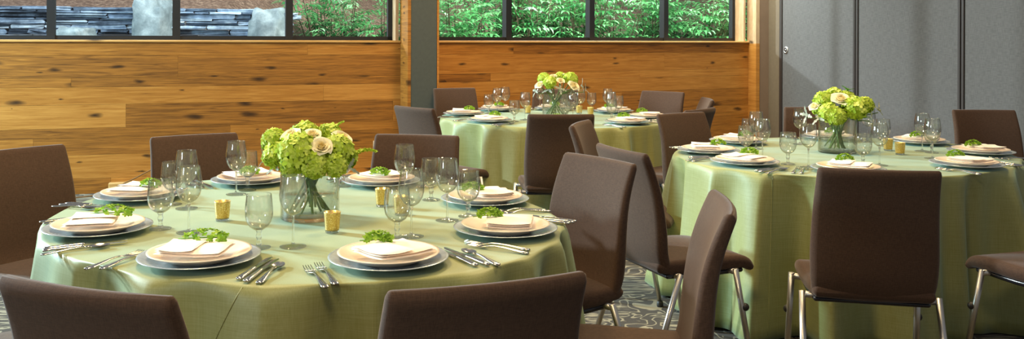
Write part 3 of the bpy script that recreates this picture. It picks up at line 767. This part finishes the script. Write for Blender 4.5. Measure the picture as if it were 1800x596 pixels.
# ------------------------------------------------------------------ tableware prototypes
def lathe_obj(name, prof, mat, parent=None, seg=48, close=False):
    mb = MB(); mb.lathe(prof, seg, close=close); return mb.build(name, mat, parent)
charger = Stock(lathe_obj('charger_plate', [(0, .001), (.085, .001), (.095, .003), (.140, .014), (.163, .0195), (.165, .0205), (.1645, .022), (.158, .0215), (.128, .012), (.10, .0065), (0, .006)], M['charger'], seg=64))
plate = Stock(lathe_obj('dinner_plate', [(0, .0005), (.078, .0005), (.086, .003), (.120, .018), (.1385, .0245), (.140, .0255), (.1395, .027), (.132, .0262), (.104, .0145), (.085, .0085), (0, .0075)], M['plate'], seg=64))

def make_napkin():
    mb = MB()
    nx_, ny_ = 18, 14
    def sheet(z0, th, sx, sy, ox, oy, seed):
        rnd = random.Random(seed); top = []; bot = []
        for j in range(ny_+1):
            for i in range(nx_+1):
                u = i/nx_*2 - 1; v = j/ny_*2 - 1
                edge = min(1, (1-abs(u))*5, (1-abs(v))*6)
                zz = z0 + 0.004*sin(u*2.2 + seed)*cos(v*1.7) + 0.0045*u*u
                x = ox + u*sx*(1 - .02*sin(v*3)); y = oy + v*sy*(1 + 0.05*u)
                r = th*sqrt(max(0, min(1, edge)))
                top.append((x, y, zz + th/2 + r/2)); bot.append((x, y, zz + th/2 - r/2))
        n = len(top); W = nx_+1; fs = []
        for j in range(ny_):
            for i in range(nx_):
                a = j*W+i; fs.append((a, a+1, a+1+W, a+W)); fs.append((n+a, n+a+W, n+a+1+W, n+a+1))
        mb.add(top + bot, fs)
    sheet(0.0, .007, .090, .072, 0, 0, 1); sheet(.0068, .007, .088, .070, .001, .001, 1); sheet(.0135, .005, .052, .069, -.036, .001, 1)
    return mb.build('folded_napkin', M['napkin'])
napkin = Stock(make_napkin())

def floret(mb, c, n, size, rnd, tone, petals=4):
    n = n.normalized(); a = n.cross(Vector((0.3, 0.2, 1)));
    if a.length < .05: a = n.cross(Vector((1, 0, 0)))
    a.normalize(); b = n.cross(a); rot = rnd.uniform(0, pi)
    for k in range(petals):
        t = rot + 2*pi*k/petals; d = a*cos(t) + b*sin(t); s = a*-sin(t) + b*cos(t)
        tt = min(1, max(0, tone + rnd.uniform(-.12, .12)))
        lift = rnd.uniform(0.0, .35)
        p = [c, c + d*size*.45 + s*size*.42 + n*size*.10, c + d*size*.95 + s*size*.30 + n*size*lift, c + d*size*1.02 + n*size*(lift + .08), c + d*size*.95 - s*size*.30 + n*size*lift, c + d*size*.45 - s*size*.42 + n*size*.10]
        mb.add(p, [(0, 1, 2, 3), (0, 3, 4, 5)], 0, (tt, .5, .5), True)

def make_sprig(seed, length=0.085):
    rnd = random.Random(seed); mb = MB(); root = None
    for k in range(46):
        t = rnd.random(); x = (t - .5)*length; w = .017*(0.5 + sin(pi*t))
        a = rnd.uniform(0, pi); p = Vector((x, w*cos(a)*.9, abs(w*sin(a))*1.05 + .004))
        n = Vector((rnd.uniform(-.4, .4), cos(a), sin(a) + .3))
        floret(mb, p, n, rnd.uniform(.0075, .0115), rnd, rnd.gauss(.5, .2))
    mb.tube([(-length*.62, .004, .003), (-length*.3, 0, .006), (length*.3, 0, .008)], .0016, 5, 0, (.3, .5, .5))
    return mb.build('hydrangea_sprig', M['sprig'], colors=True)
sprig = Stock(make_sprig(3)); sprig_long = Stock(make_sprig(9, .125))

def bar_prof(mb, rows, mat=0):
    """rows: (y, z, half width, half thickness)"""
    rings = []
    for (y, z, w, h) in rows:
        rings.append([(w*cos(2*pi*k/10), y, z + h*sin(2*pi*k/10)) for k in range(10)])
    mb.loops(rings, mat)
HANDLE = [(-.105, .003, .006, .0022), (-.100, .0034, .0105, .003), (-.085, .0042, .0105, .0032), (-.06, .006, .0080, .0030), (-.03, .009, .0052, .0026), (0, .0105, .0036, .0024), (.018, .0095, .0036, .0024)]
def make_fork():
    mb = MB(); bar_prof(mb, HANDLE + [(.03, .0075, .008, .0016), (.04, .006, .0125, .0014), (.052, .005, .0130, .0013)])
    for k in range(4):
        x = -.0100 + .0067*k
        mb.tube([(x, .050, .005), (x*1.02, .068, .0045), (x*1.04, .086, .0058), (x*1.0, .102, .0095)], [.0019, .0018, .0016, .0009], 6)
    return mb.build('dinner_fork', M['silver'])
def make_spoon():
    mb = MB(); bar_prof(mb, HANDLE)
    vs = []; fs = []; nr, ns = 6, 20
    for k in range(nr + 1):
        q = k/nr
        for i in range(ns):
            a = 2*pi*i/ns; w = .0185*(1 - .14*sin(a))
            vs.append((w*q*cos(a), .052 + .030*q*sin(a), .0035 + .0068*q*q))
    for k in range(nr):
        for i in range(ns):
            j = (i+1) % ns; fs.append((k*ns+i, k*ns+j, (k+1)*ns+j, (k+1)*ns+i))
    mb.add(vs, fs); mb.add([(x, y, z - .0013) for x, y, z in vs], [tuple(reversed(f)) for f in fs])
    bar_prof(mb, [(.012, .0095, .0036, .0022), (.022, .0095, .006, .0016), (.03, .0085, .009, .0012)])
    return mb.build('soup_spoon', M['silver'])
def make_knife():
    root = empty('table_knife')
    mb = MB(); bar_prof(mb, [(-.110, .005, .006, .003), (-.106, .0055, .0098, .0044), (-.09, .006, .0098, .0048), (-.05, .0065, .0082, .0046), (-.01, .007, .0072, .0042), (-.004, .007, .0080, .0045), (.0, .007, .0055, .003)]); mb.build('handle', M['silver'], root)
    mb = MB(); pts = []
    for (y, xa, xb) in ((0, -.005, .006), (.02, -.0085, .0075), (.06, -.0095, .0075), (.10, -.0085, .0072), (.115, -.003, .0068), (.120, .002, .0045)): pts.append((y, xa, xb))
    vs = []; fs = []
    for (y, xa, xb) in pts: vs += [(xa, y, .0062), ((xa+xb)/2, y, .0074), (xb, y, .0068), (xb, y, .0052), ((xa+xb)/2, y, .0048), (xa, y, .006)]
    for k in range(len(pts)-1):
        for i in range(6):
            j = (i+1) % 6; fs.append((k*6+i, k*6+j, (k+1)*6+j, (k+1)*6+i))
    fs += [(5, 4, 3, 2, 1, 0), tuple(range((len(pts)-1)*6, len(pts)*6))]
    mb.add(vs, fs, 0, smooth=False); mb.build('blade', M['silver'], root)
    return root
fork, spoon, knife = Stock(make_fork()), Stock(make_spoon()), Stock(make_knife())

def make_wine():
    root = empty('wine_glass')
    out_ = [(.0040, .094), (.012, .096), (.024, .104), (.0345, .120), (.0400, .140), (.0408, .152), (.0395, .170), (.0365, .190), (.0335, .2085)]
    inn = [(r - .0012, z + (.0015 if k < 3 else 0)) for k, (r, z) in enumerate(out_)]
    inn = [(max(r, 0), z) for r, z in inn]; inn[0] = (0, .0975)
    prof = [(0, .0945)] + out_ + [(.0332, .2095), (.0326, .2090)] + list(reversed(inn))
    lathe_obj('bowl', prof, M['bowl_glass'], root, 40)
    lathe_obj('stem', [(0, .0095), (.0052, .0098), (.0036, .016), (.0031, .045), (.0033, .075), (.0048, .090), (.0062, .0938), (0, .0943)], M['glass'], root, 16)
    lathe_obj('foot', [(0, 0), (.0385, 0), (.0398, .0012), (.039, .0024), (.024, .0048), (.010, .0075), (.0055, .0092), (0, .0094)], M['glass'], root, 40)
    return root
def make_goblet():
    root = empty('water_goblet')
    out_ = [(.006, .053), (.016, .055), (.028, .064), (.0365, .078), (.0405, .096), (.0405, .112), (.0388, .134), (.0365, .1565)]
    inn = [(r - .0014, z + (.002 if k < 3 else 0)) for k, (r, z) in enumerate(out_)]; inn[0] = (0, .057)
    lathe_obj('bowl', [(0, .0535)] + out_ + [(.0360, .1578), (.0352, .1572)] + list(reversed(inn)), M['bowl_glass'], root, 40)
    lathe_obj('stem', [(0, .0095), (.009, .0098), (.0065, .016), (.0062, .024), (.0085, .030), (.0098, .036), (.0075, .042), (.0082, .048), (.0105, .0525), (0, .0532)], M['glass'], root, 12)
    lathe_obj('foot', [(0, 0), (.034, 0), (.0352, .0015), (.0345, .003), (.024, .006), (.013, .0088), (0, .0094)], M['glass'], root, 40)
    return root
wine, goblet = Stock(make_wine()), Stock(make_goblet())
def make_votive():
    root = empty('votive_holder')
    lathe_obj('gold_cup', [(0, .008), (.0205, .008), (.0225, .012), (.0268, .0640), (.0272, .066), (.0258, .066), (.0215, .016), (.0200, .0125), (0, .0125)], M['mercury'], root, 32)
    lathe_obj('glass_base', [(0, 0), (.0205, 0), (.0218, .002), (.0222, .0078), (0, .0079)], M['glass'], root, 32)
    lathe_obj('candle', [(0, .013), (.0195, .0135), (.0222, .046), (.0205, .0475), (.003, .0465), (.001, .055), (0, .055)], M['wax'], root, 24)
    return root
votive = Stock(make_votive())

# ------------------------------------------------------------------ place settings
SET = [['front-left', 'front-right', 'near right', 'far right', 'back-right', 'back-left', 'far left', 'near left'],
       ['front middle', 'front-right', 'right end', 'back-right', 'back middle', 'back-left', 'left end', 'front-left'],
       ['front middle', 'front-right', 'right end', 'back-right', 'back middle', 'back-left', 'left end', 'front-left']]
HIDE_CUT = {0: (), 1: (0,), 2: ()}
for t, T in enumerate(TAB):
    cx_, cy_ = T['c']; tn = TNAME[t]
    for i, (px, py) in enumerate(T['plates']):
        a = atan2(py - cy_, px - cx_); rz = a - pi/2 + pi    # local +y points to the middle of the table
        rnd = random.Random(t*100 + i); where = f'at the {SET[t][i]} place of {tn}'
        Rm = Matrix.Rotation(rz, 3, 'Z')
        at = lambda x, y, z: Vector((px, py, TOP + z)) + Rm @ Vector((x, y, 0))
        charger.get((px, py, TOP + .0005), rnd.uniform(0, 6), f'silver glass charger plate {where}', 'charger plate', f'silver chargers on {tn}')
        plate.get((px, py, TOP + .0075), 0, f'cream dinner plate {where}', 'plate', f'cream plates on {tn}')
        nr = rz + rnd.uniform(-.35, .35); 
        napkin.get(at(rnd.uniform(-.012, .012), -.018, .0315), nr, f'folded cream napkin on the plate {where}', 'napkin', f'folded napkins on {tn}')
        sx_, sy_ = rnd.uniform(-.02, .02), .048
        st = sprig_long if (t, i) in ((0, 0), (0, 7)) else sprig
        st.get(at(sx_, sy_, .049), 0.25*rnd.uniform(-1, 1) + (0 if t == 0 else 0.2), f'green hydrangea sprig on the napkin {where}', 'flower sprig', f'green sprigs on {tn}')
        if i in HIDE_CUT[t]: continue
        # the outward radial line splays the pieces slightly
        for (stk, x, y, nm) in ((fork, -.192, -.045, 'inner fork'), (fork, -.226, -.055, 'outer fork'), (knife, .188, -.045, 'inner knife'), (knife, .215, -.052, 'outer knife'), (spoon, .246, -.060, 'soup spoon')):
            r0 = rz + rnd.uniform(-.06, .06) + 0.5*x
            stk.get(at(x, y + rnd.uniform(-.006, .006), .0008), r0, f'silver {nm} {where}', nm.split()[-1], f'silver cutlery on {tn}')

# ------------------------------------------------------------------ stemware and candles
GL = [  # near table
 [('g', 282, 403, 'near left'), ('w', 332, 409, 'near left'), ('g', 303, 360, 'far left'), ('w', 328, 367, 'far left'), ('w', 415, 342, 'back-left'), ('g', 435, 335, 'back-left'), ('g', 455, 436, 'front-left'), ('w', 515, 434, 'front-left'),
  ('g', 698, 421, 'front-right'), ('w', 723, 416, 'front-right'), ('g', 758, 352, 'far right'), ('w', 786, 388, 'near right'), ('g', 823, 381, 'near right'), ('w', 711, 351, 'far right'), ('g', 603, 328, 'back-right')],
 [('g', 859, 200, 'left end'), ('w', 874, 200, 'left end'), ('w', 888, 197, 'back-left'), ('g', 904, 214, 'front-left'), ('w', 923, 211, 'front-left'), ('w', 949, 194, 'back middle'), ('w', 1007, 213, 'front middle'), ('g', 993, 212, 'front middle'), ('w', 1020, 203, 'back-right'),
  ('g', 1040, 196, 'back-right'), ('w', 1068, 201, 'right end'), ('w', 1074, 210, 'front-right'), ('g', 1087, 203, 'right end'), ('g', 1075, 211.5, 'front-right')],
 [('g', 1311, 274, 'left end'), ('w', 1340, 281, 'front-left'), ('w', 1329, 262, 'left end'), ('g', 1316, 257, 'back-left'), ('g', 1385, 289, 'front-left'), ('w', 1406, 254, 'back-left'), ('w', 1421, 294, 'front middle'), ('g', 1517, 292, 'front middle'), ('w', 1546, 291, 'front-right'),
  ('g', 1552, 257, 'back-right'), ('w', 1621, 266, 'back-right'), ('w', 1639, 279, 'right end'), ('g', 1638, 269, 'right end'), ('w', 1526, 250, 'back middle')]]
for t, gl in enumerate(GL):
    cnt = {}
    for k, (kd, u, v, wh) in enumerate(gl):
        p = P(u, v, TOP); tn = TNAME[t]
        if kd == 'g': goblet.get((p.x, p.y, TOP + .0005), k*0.7, f'short-stemmed clear water goblet for the {wh} place of {tn}', 'goblet', f'water goblets on {tn}')
        else: wine.get((p.x, p.y, TOP + .0005), k*0.7, f'tall clear wine glass for the {wh} place of {tn}', 'wine glass', f'wine glasses on {tn}')
VO = [[(391, 388, 'left of the vase'), (584, 409, 'in front of the vase'), (672, 363, 'right of the vase'), (705, 378, 'behind the front-right goblet')],
      [(928, 200, 'left of the vase'), (1038, 203, 'right of the vase'), (1018, 200, 'close to the vase')],
      [(1582, 272, 'farther from the vase'), (1561, 265, 'nearer the vase')]]
for t, vl in enumerate(VO):
    for k, (u, v, wh) in enumerate(vl):
        p = P(u, v, TOP); votive.get((p.x, p.y, TOP + .0005), k, f'gold mercury-glass votive holder {wh} on {TNAME[t]}', 'votive', f'gold votives on {TNAME[t]}')

# ------------------------------------------------------------------ flower arrangements
def make_vase():
    r, h = .100, .185
    o = lathe_obj('glass_vase', [(0, .0005), (r - .003, .0005), (r, .004), (r, h - .002), (r - .0015, h), (r - .0035, h - .001), (r - .0035, .016), (r - .008, .012), (0, .0115)], M['vase_glass'], seg=64)
    w = lathe_obj('water', [(0, .0125), (r - .010, .0135), (r - .0045, .017), (r - .0045, .078), (0, .078)], M['water'], o, 64)
    return o
vase = Stock(make_vase())

def make_hydrangea_head(seed):
    rnd = random.Random(seed); mb = MB(); n = 150
    mb.sphere((0, 0, 0), .80, 14, 10, 0, (.05, .5, .5), sc=(1, 1, .82))
    for k in range(n):
        z = 1 - 2*(k + .5)/n
        if z < -.72: continue
        a = k*2.39996 + rnd.uniform(-.2, .2); q = sqrt(1 - z*z); d = Vector((q*cos(a), q*sin(a), z))
        rr = rnd.uniform(.84, 1.06)
        p = Vector((d.x*rr, d.y*rr, d.z*.86*rr))
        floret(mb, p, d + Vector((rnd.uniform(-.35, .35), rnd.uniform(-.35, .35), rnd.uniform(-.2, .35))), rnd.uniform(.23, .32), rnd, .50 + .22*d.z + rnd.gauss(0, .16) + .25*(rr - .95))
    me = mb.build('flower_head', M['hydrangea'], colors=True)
    return me
def make_rose_head(seed):
    rnd = random.Random(seed); mb = MB()
    def petal(rad, ht, ang, width, lean, tone, z0):
        nu, nv = 6, 7; vs = []; fs = []
        for j in range(nv + 1):
            v = j/nv; r = rad*(.35 + .65*v**.6) + lean*v**2.2
            for i in range(nu + 1):
                u = i/nu*2 - 1
                half = width*(0.55 + .45*sin(pi*min(1, v*.62 + .12)))
                a = ang + u*half; curl = lean*.35*v**3*abs(u)**1.5
                vs.append(((r + curl)*cos(a), (r + curl)*sin(a), z0 + ht*v*(1 - .13*u*u*v) - lean*.45*v**4))
        W = nu + 1
        for j in range(nv):
            for i in range(nu): fs.append((j*W+i, j*W+i+1, (j+1)*W+i+1, (j+1)*W+i))
        mb.add(vs, fs, 0, (tone, .5, .5))
    for layer, (rad, ht, w, lean, n, tn_) in enumerate(((.16, 1.0, 1.6, .02, 3, .15), (.28, 1.05, 1.25, .06, 4, .35), (.42, 1.05, 1.05, .16, 4, .55), (.56, 1.0, .95, .30, 5, .75), (.66, .88, .85, .46, 5, .9))):
        for k in range(n): petal(rad, ht, 2*pi*k/n + layer*.7 + rnd.uniform(-.15, .15), w, lean*rnd.uniform(.8, 1.2), min(1, tn_ + rnd.uniform(-.1, .1)), -.5)
    mb.sphere((0, 0, -.42), .36, 12, 8, 0, (.3, .5, .5), sc=(1, 1, .6))
    return mb.build('bloom', M['rose'], colors=True)
def make_miller(seed):
    rnd = random.Random(seed); mb = MB()
    for k in range(4):
        a = 2*pi*k/4 + rnd.uniform(-.4, .4); d = Vector((cos(a)*.7, sin(a)*.7, rnd.uniform(.1, .9))).normalized(); s = d.cross(Vector((0, 0, 1))).normalized(); n = s.cross(d)
        Lf = rnd.uniform(.8, 1.15)
        def pt(t, w, nn=0): return d*Lf*t + s*w + n*(nn - .25*t*t)
        prev = None
        for q in range(7):
            t = q/6; w = .16*sin(pi*min(1, t*.85 + .1)) * (1.45 if q % 2 else .75)
            row = [pt(t + .05*(q % 2), -w, .05), pt(t, 0), pt(t + .05*(q % 2), w, .05)]
            if prev:
                tn_ = min(1, max(0, rnd.gauss(.6, .2)))
                mb.add(prev + row, [(0, 1, 4, 3), (1, 2, 5, 4)], 0, (tn_, .5, .5))
            prev = row
    return mb.build('leaf_cluster', M['miller'], colors=True)
def make_green_leaf(seed):
    rnd = random.Random(seed); mb = MB()
    for k in range(3):
        a = rnd.uniform(0, 6.28); d = Vector((cos(a)*.6, sin(a)*.6, .6)).normalized(); s = d.cross(Vector((0, 0, 1))).normalized(); n = s.cross(d); prev = None
        for q in range(8):
            t = q/7; w = .34*sin(pi*min(1, t*.93 + .03))
            row = [d*t - s*w + n*(.08 - .25*t*t), d*t - n*.25*t*t, d*t + s*w + n*(.08 - .25*t*t)]
            if prev: mb.add(prev + row, [(0, 1, 4, 3), (1, 2, 5, 4)], 0, (min(1, max(0, rnd.gauss(.5, .15))), .5, .5))
            prev = row
    return mb.build('leaves', M['leaf'], colors=True)
def make_bells(seed):
    """a spray of small green bell florets along a curving stem"""
    rnd = random.Random(seed); mb = MB()
    for k in range(34):
        t = k/33; p = Vector((t*1.0, .05*sin(t*5), .22*sin(pi*t*.8) - .05*t))
        a = rnd.uniform(0, 6.28); n = Vector((.3, cos(a), sin(a)))
        floret(mb, p + n*.035, n, .10*(1.05 - .5*t), rnd, rnd.gauss(.5, .15))
    mb.tube([(t/8, .05*sin(t/8*5), .22*sin(pi*t/8*.8) - .05*t/8) for t in range(9)], .012, 5, 0, (.2, .5, .5))
    return mb.build('floret_spray', M['hydrangea'], colors=True)
HEADS = {'h': [make_hydrangea_head(s) for s in (1, 2, 3)], 'r': [make_rose_head(s) for s in (4, 5)], 'm': [make_miller(s) for s in (6, 7)], 'l': [make_green_leaf(s) for s in (8,)], 'b': [make_bells(5)]}
PROTO = [x for v in HEADS.values() for x in v]
KIND = {'h': ('hydrangea', 'green hydrangea bloom', 'hydrangea'), 'r': ('garden_rose', 'cream rose', 'rose'), 'm': ('dusty_miller', 'silvery dusty miller', 'foliage sprig'), 'l': ('salal_leaf', 'dark green leaf sprig', 'leaf sprig'), 'b': ('bell_spray', 'green bell-floret spray', 'floret spray')}
FL = [
 (545, 384, .32, [('h', 481, 246, 19, .00, 'at the far left'), ('h', 536, 237, 22, .03, 'at the crown'), ('h', 523, 265, 29, -.11, 'at the front left of centre'), ('h', 552, 287, 23, -.12, 'low at the front centre'), ('h', 580, 237, 19, .02, 'at the upper right'), ('h', 595, 263, 24, -.06, 'at the right'), ('h', 588, 288, 20, -.10, 'low at the front right'), ('h', 484, 272, 20, -.05, 'in the lower left'), ('h', 610, 276, 17, .02, 'at the far right'), ('h', 512, 290, 18, -.09, 'low at the front left'),
   ('r', 512, 238, 16, -.05, 'at the upper left'), ('r', 548, 237, 14, -.06, 'near the crown'), ('r', 565, 258, 17, -.12, 'facing us at the centre'), ('r', 601, 243, 16, -.03, 'at the upper right'),
   ('m', 466, 278, 24, -.02, 'drooping at the far left'), ('m', 487, 292, 22, -.06, 'low at the left'), ('m', 611, 296, 24, -.05, 'drooping at the right'), ('l', 533, 226, 18, .06, 'peeking over the crown'), ('l', 556, 250, 16, -.08, 'between the centre blooms'), ('l', 617, 272, 17, .03, 'at the far right'), ('b', 618, 274, 44, .0, 'reaching out to the right'), ('b', 584, 236, 30, .05, 'rising at the upper right')]),
 (976, 207, .20, [('h', 956, 138, 9.5, .00, 'at the upper left'), ('h', 967, 145, 10, -.08, 'at the front left'), ('h', 985, 134, 7.5, .03, 'at the crown'), ('h', 1003, 139, 11, -.03, 'at the upper right'),
   ('r', 972, 134, 6, -.02, 'near the crown'), ('r', 949, 149, 8, -.05, 'at the left'), ('r', 1008, 151, 10, -.10, 'facing us at the right'), ('r', 985, 142, 6.5, -.08, 'at the centre'), ('r', 994, 132, 5, .0, 'at the top right'),
   ('m', 984, 156, 12, -.09, 'below the centre bloom'), ('m', 943, 160, 12, -.03, 'drooping at the left'), ('m', 1022, 151, 12, .0, 'at the upper right'), ('m', 1028, 158, 12, -.02, 'drooping at the right'), ('m', 965, 158, 12, -.06, 'low at the left'), ('m', 1004, 160, 10, -.06, 'low at the right')]),
 (1472, 268, .22, [('h', 1447, 176, 14, .00, 'at the upper left'), ('h', 1466, 168, 13, .03, 'at the crown'), ('h', 1457, 197, 15, -.08, 'at the front left'), ('h', 1470, 204, 14, -.11, 'low at the front'), ('h', 1503, 189, 18, -.10, 'large, at the front right'), ('h', 1521, 184, 13, .0, 'at the right'), ('h', 1488, 172, 12, .06, 'at the back'), ('h', 1440, 190, 11, .02, 'low at the left'),
   ('r', 1478, 175, 15, -.08, 'facing us near the crown'), ('r', 1505, 174, 9, .0, 'at the upper right'), ('r', 1531, 183, 9, .0, 'at the right'), ('r', 1432, 187, 9, -.02, 'at the left'),
   ('m', 1420, 202, 17, -.03, 'drooping at the left'), ('m', 1440, 208, 14, -.07, 'low at the left'), ('m', 1543, 194, 14, .0, 'at the far right'), ('m', 1530, 209, 14, -.04, 'drooping at the right'), ('l', 1490, 160, 13, .05, 'peeking over the crown'), ('l', 1514, 209, 13, -.06, 'low at the front right'), ('l', 1482, 192, 10, -.09, 'between the front blooms')])]
used = set()
for t, (u0, v0, spread, items) in enumerate(FL):
    c = P(u0, v0, TOP) if t != 0 else P(545, 383, TOP)
    vase.get((c.x, c.y, TOP + .0005), 0, f'clear cylinder vase of cut stems in the middle of {TNAME[t]}', 'vase', 'glass cylinder vases')
    rnd = random.Random(40 + t); ns = 0
    for k, (kd, u, v, rp, dy, wh) in enumerate(items):
        Y = c.y + dy; p = PD(u, v, Y); s = rp * Y / F_PX * (1.12 if kd == 'h' else 1.0)
        nm, lab, cat = KIND[kd]
        root = empty(nm, p); 
        src = HEADS[kd][k % len(HEADS[kd])]
        if src.name in used: hd = src.copy(); COL.objects.link(hd)
        else: hd = src; used.add(src.name)
        hd.parent = root; hd.location = (0, 0, 0)
        hd.scale = (s,)*3
        out_d = Vector((p.x - c.x, p.y - c.y, max(.02, p.z - TOP - .16)))
        if kd == 'b': hd.rotation_euler = (0, -.1 if k == len(items) - 2 else -.75, .0)
        elif kd in 'hr':
            qd = (out_d.normalized()*.75 + Vector((0, -.25 if kd == 'r' else 0, .35))).normalized(); hd.rotation_mode = 'QUATERNION'; hd.rotation_quaternion = Vector((0, 0, 1)).rotation_difference(qd)
        else:
            qd = Vector((out_d.x, out_d.y, 0.05 if kd == 'm' else .3)).normalized(); hd.rotation_mode = 'QUATERNION'; hd.rotation_quaternion = Vector((0, 0, 1)).rotation_difference(qd)
        # cut stem: from the head through the vase mouth to the opposite side of its floor
        dx, dyv = p.x - c.x, p.y - c.y; l = max(.001, hypot(dx, dyv)); ux, uy = dx/l, dyv/l
        q = min(.055, l*.6); mouth = Vector((c.x + ux*q, c.y + uy*q, TOP + .19)); tw = rnd.uniform(-.9, .9)
        bx_, by_ = -(ux*cos(tw) - uy*sin(tw)), -(ux*sin(tw) + uy*cos(tw)); fr_ = rnd.uniform(.03, .078); low = Vector((c.x + bx_*fr_, c.y + by_*fr_, TOP + rnd.uniform(.018, .035)))
        pts = [p - Vector((0, 0, s*.3)), p.lerp(mouth, .5) + Vector((0, 0, -.01)), mouth, mouth.lerp(low, .5) + Vector((0, 0, .004)), low]
        mb = MB(); r_ = .0042 if kd in 'hr' else .0026
        mb.tube([q_ - p for q_ in pts], r_, 8); mb.build('stem', M['stem'], root)
        tag(root, f'{lab} {wh} of the flowers on {TNAME[t]}', cat, f'{nm.replace("_", " ")}s in the vase on {TNAME[t]}')

# ------------------------------------------------------------------ light
w = bpy.data.worlds.new('world'); SC.world = w; w.use_nodes = True
nt = w.node_tree; nt.nodes.clear()
wo = nt.nodes.new('ShaderNodeOutputWorld'); bg = nt.nodes.new('ShaderNodeBackground')
tc = nt.nodes.new('ShaderNodeTexCoord'); sx = nt.nodes.new('ShaderNodeSeparateXYZ'); nt.links.new(tc.outputs['Generated'], sx.inputs[0])
rp = ramp(nt, [(0.0, (0.55, 0.42, 0.30, 1)), (0.45, (0.75, 0.66, 0.55, 1)), (0.55, (0.85, 0.92, 1.0, 1)), (1.0, (0.80, 0.85, 0.95, 1))])
mr = N(nt, 'ShaderNodeMapRange', **{'From Min': -1.0, 'From Max': 1.0}); nt.links.new(sx.outputs['Z'], mr.inputs['Value']); nt.links.new(mr.outputs[0], rp.inputs[0])
nt.links.new(rp.outputs[0], bg.inputs[0]); bg.inputs[1].default_value = 0.26; nt.links.new(bg.outputs[0], wo.inputs[0])

def aim(o, d): o.rotation_euler = Vector(d).to_track_quat('-Z', 'Y').to_euler()
sun = bpy.data.objects.new('sun', bpy.data.lights.new('sun', 'SUN')); COL.objects.link(sun)
sun.data.energy = 3.6; sun.data.color = (0.86, 0.96, 1.0); sun.data.angle = radians(3.0); aim(sun, (0.72, -0.36, -0.31))
def area(name, loc, d, size, energy, color):
    l = bpy.data.lights.new(name, 'AREA'); l.shape = 'DISK'; l.size = size; l.energy = energy; l.color = color
    o = bpy.data.objects.new(name, l); COL.objects.link(o); o.location = loc; aim(o, d); return o
area('ceiling_light', (-1.2, 3.2, 3.6), (0, 0, -1), 0.7, 85, (1, .74, .38))
area('ceiling_light', (1.6, 4.6, 3.6), (0, 0, -1), 0.7, 85, (1, .74, .38))
area('ceiling_light', (0.4, 7.0, 3.6), (0, 0, -1), 0.7, 85, (1, .74, .38))
area('ceiling_light', (-0.5, 0.3, 3.4), (0, .25, -1), 0.7, 48, (1, .76, .42))  # added overhead fill that warms the front skirts of the near table
area('wall_washer', (-2.5, 5.6, 3.8), (0, 1, -.75), 1.5, 22, (1, .82, .56))
area('wall_washer', (1.6, 7.6, 3.8), (.3, 1, -.75), 1.5, 56, (1, .82, .56))

area('garden_daylight', (-3.6, 8.3, 4.2), (-.25, 1, -.55), 4.0, 330, (.86, .95, 1))  # added area fill that brightens the garden in place of skylight
area('garden_daylight', (2.6, 11.0, 5.2), (-.1, 1, -.7), 4.0, 1900, (.90, 1, .96))  # another added fill, above the far shrubs
area('side_window_light', (-6.2, 5.5, 2.1), (1, -.1, -.2), 0.7, 600, (.58, .90, 1))
area('window_fill', (-4.2, -1.2, 2.0), (1, .75, -.2), 0.9, 60, (.78, .93, 1))  # added cool softbox behind camera left for the cloth fronts; no window modelled

SC.view_settings.view_transform = 'Standard'
SC.view_settings.look = 'None'
SC.cycles.max_bounces = 14; SC.cycles.transmission_bounces = 12; SC.cycles.transparent_max_bounces = 24
SC.cycles.sample_clamp_indirect = 4.0
SC.cycles.use_denoising = True
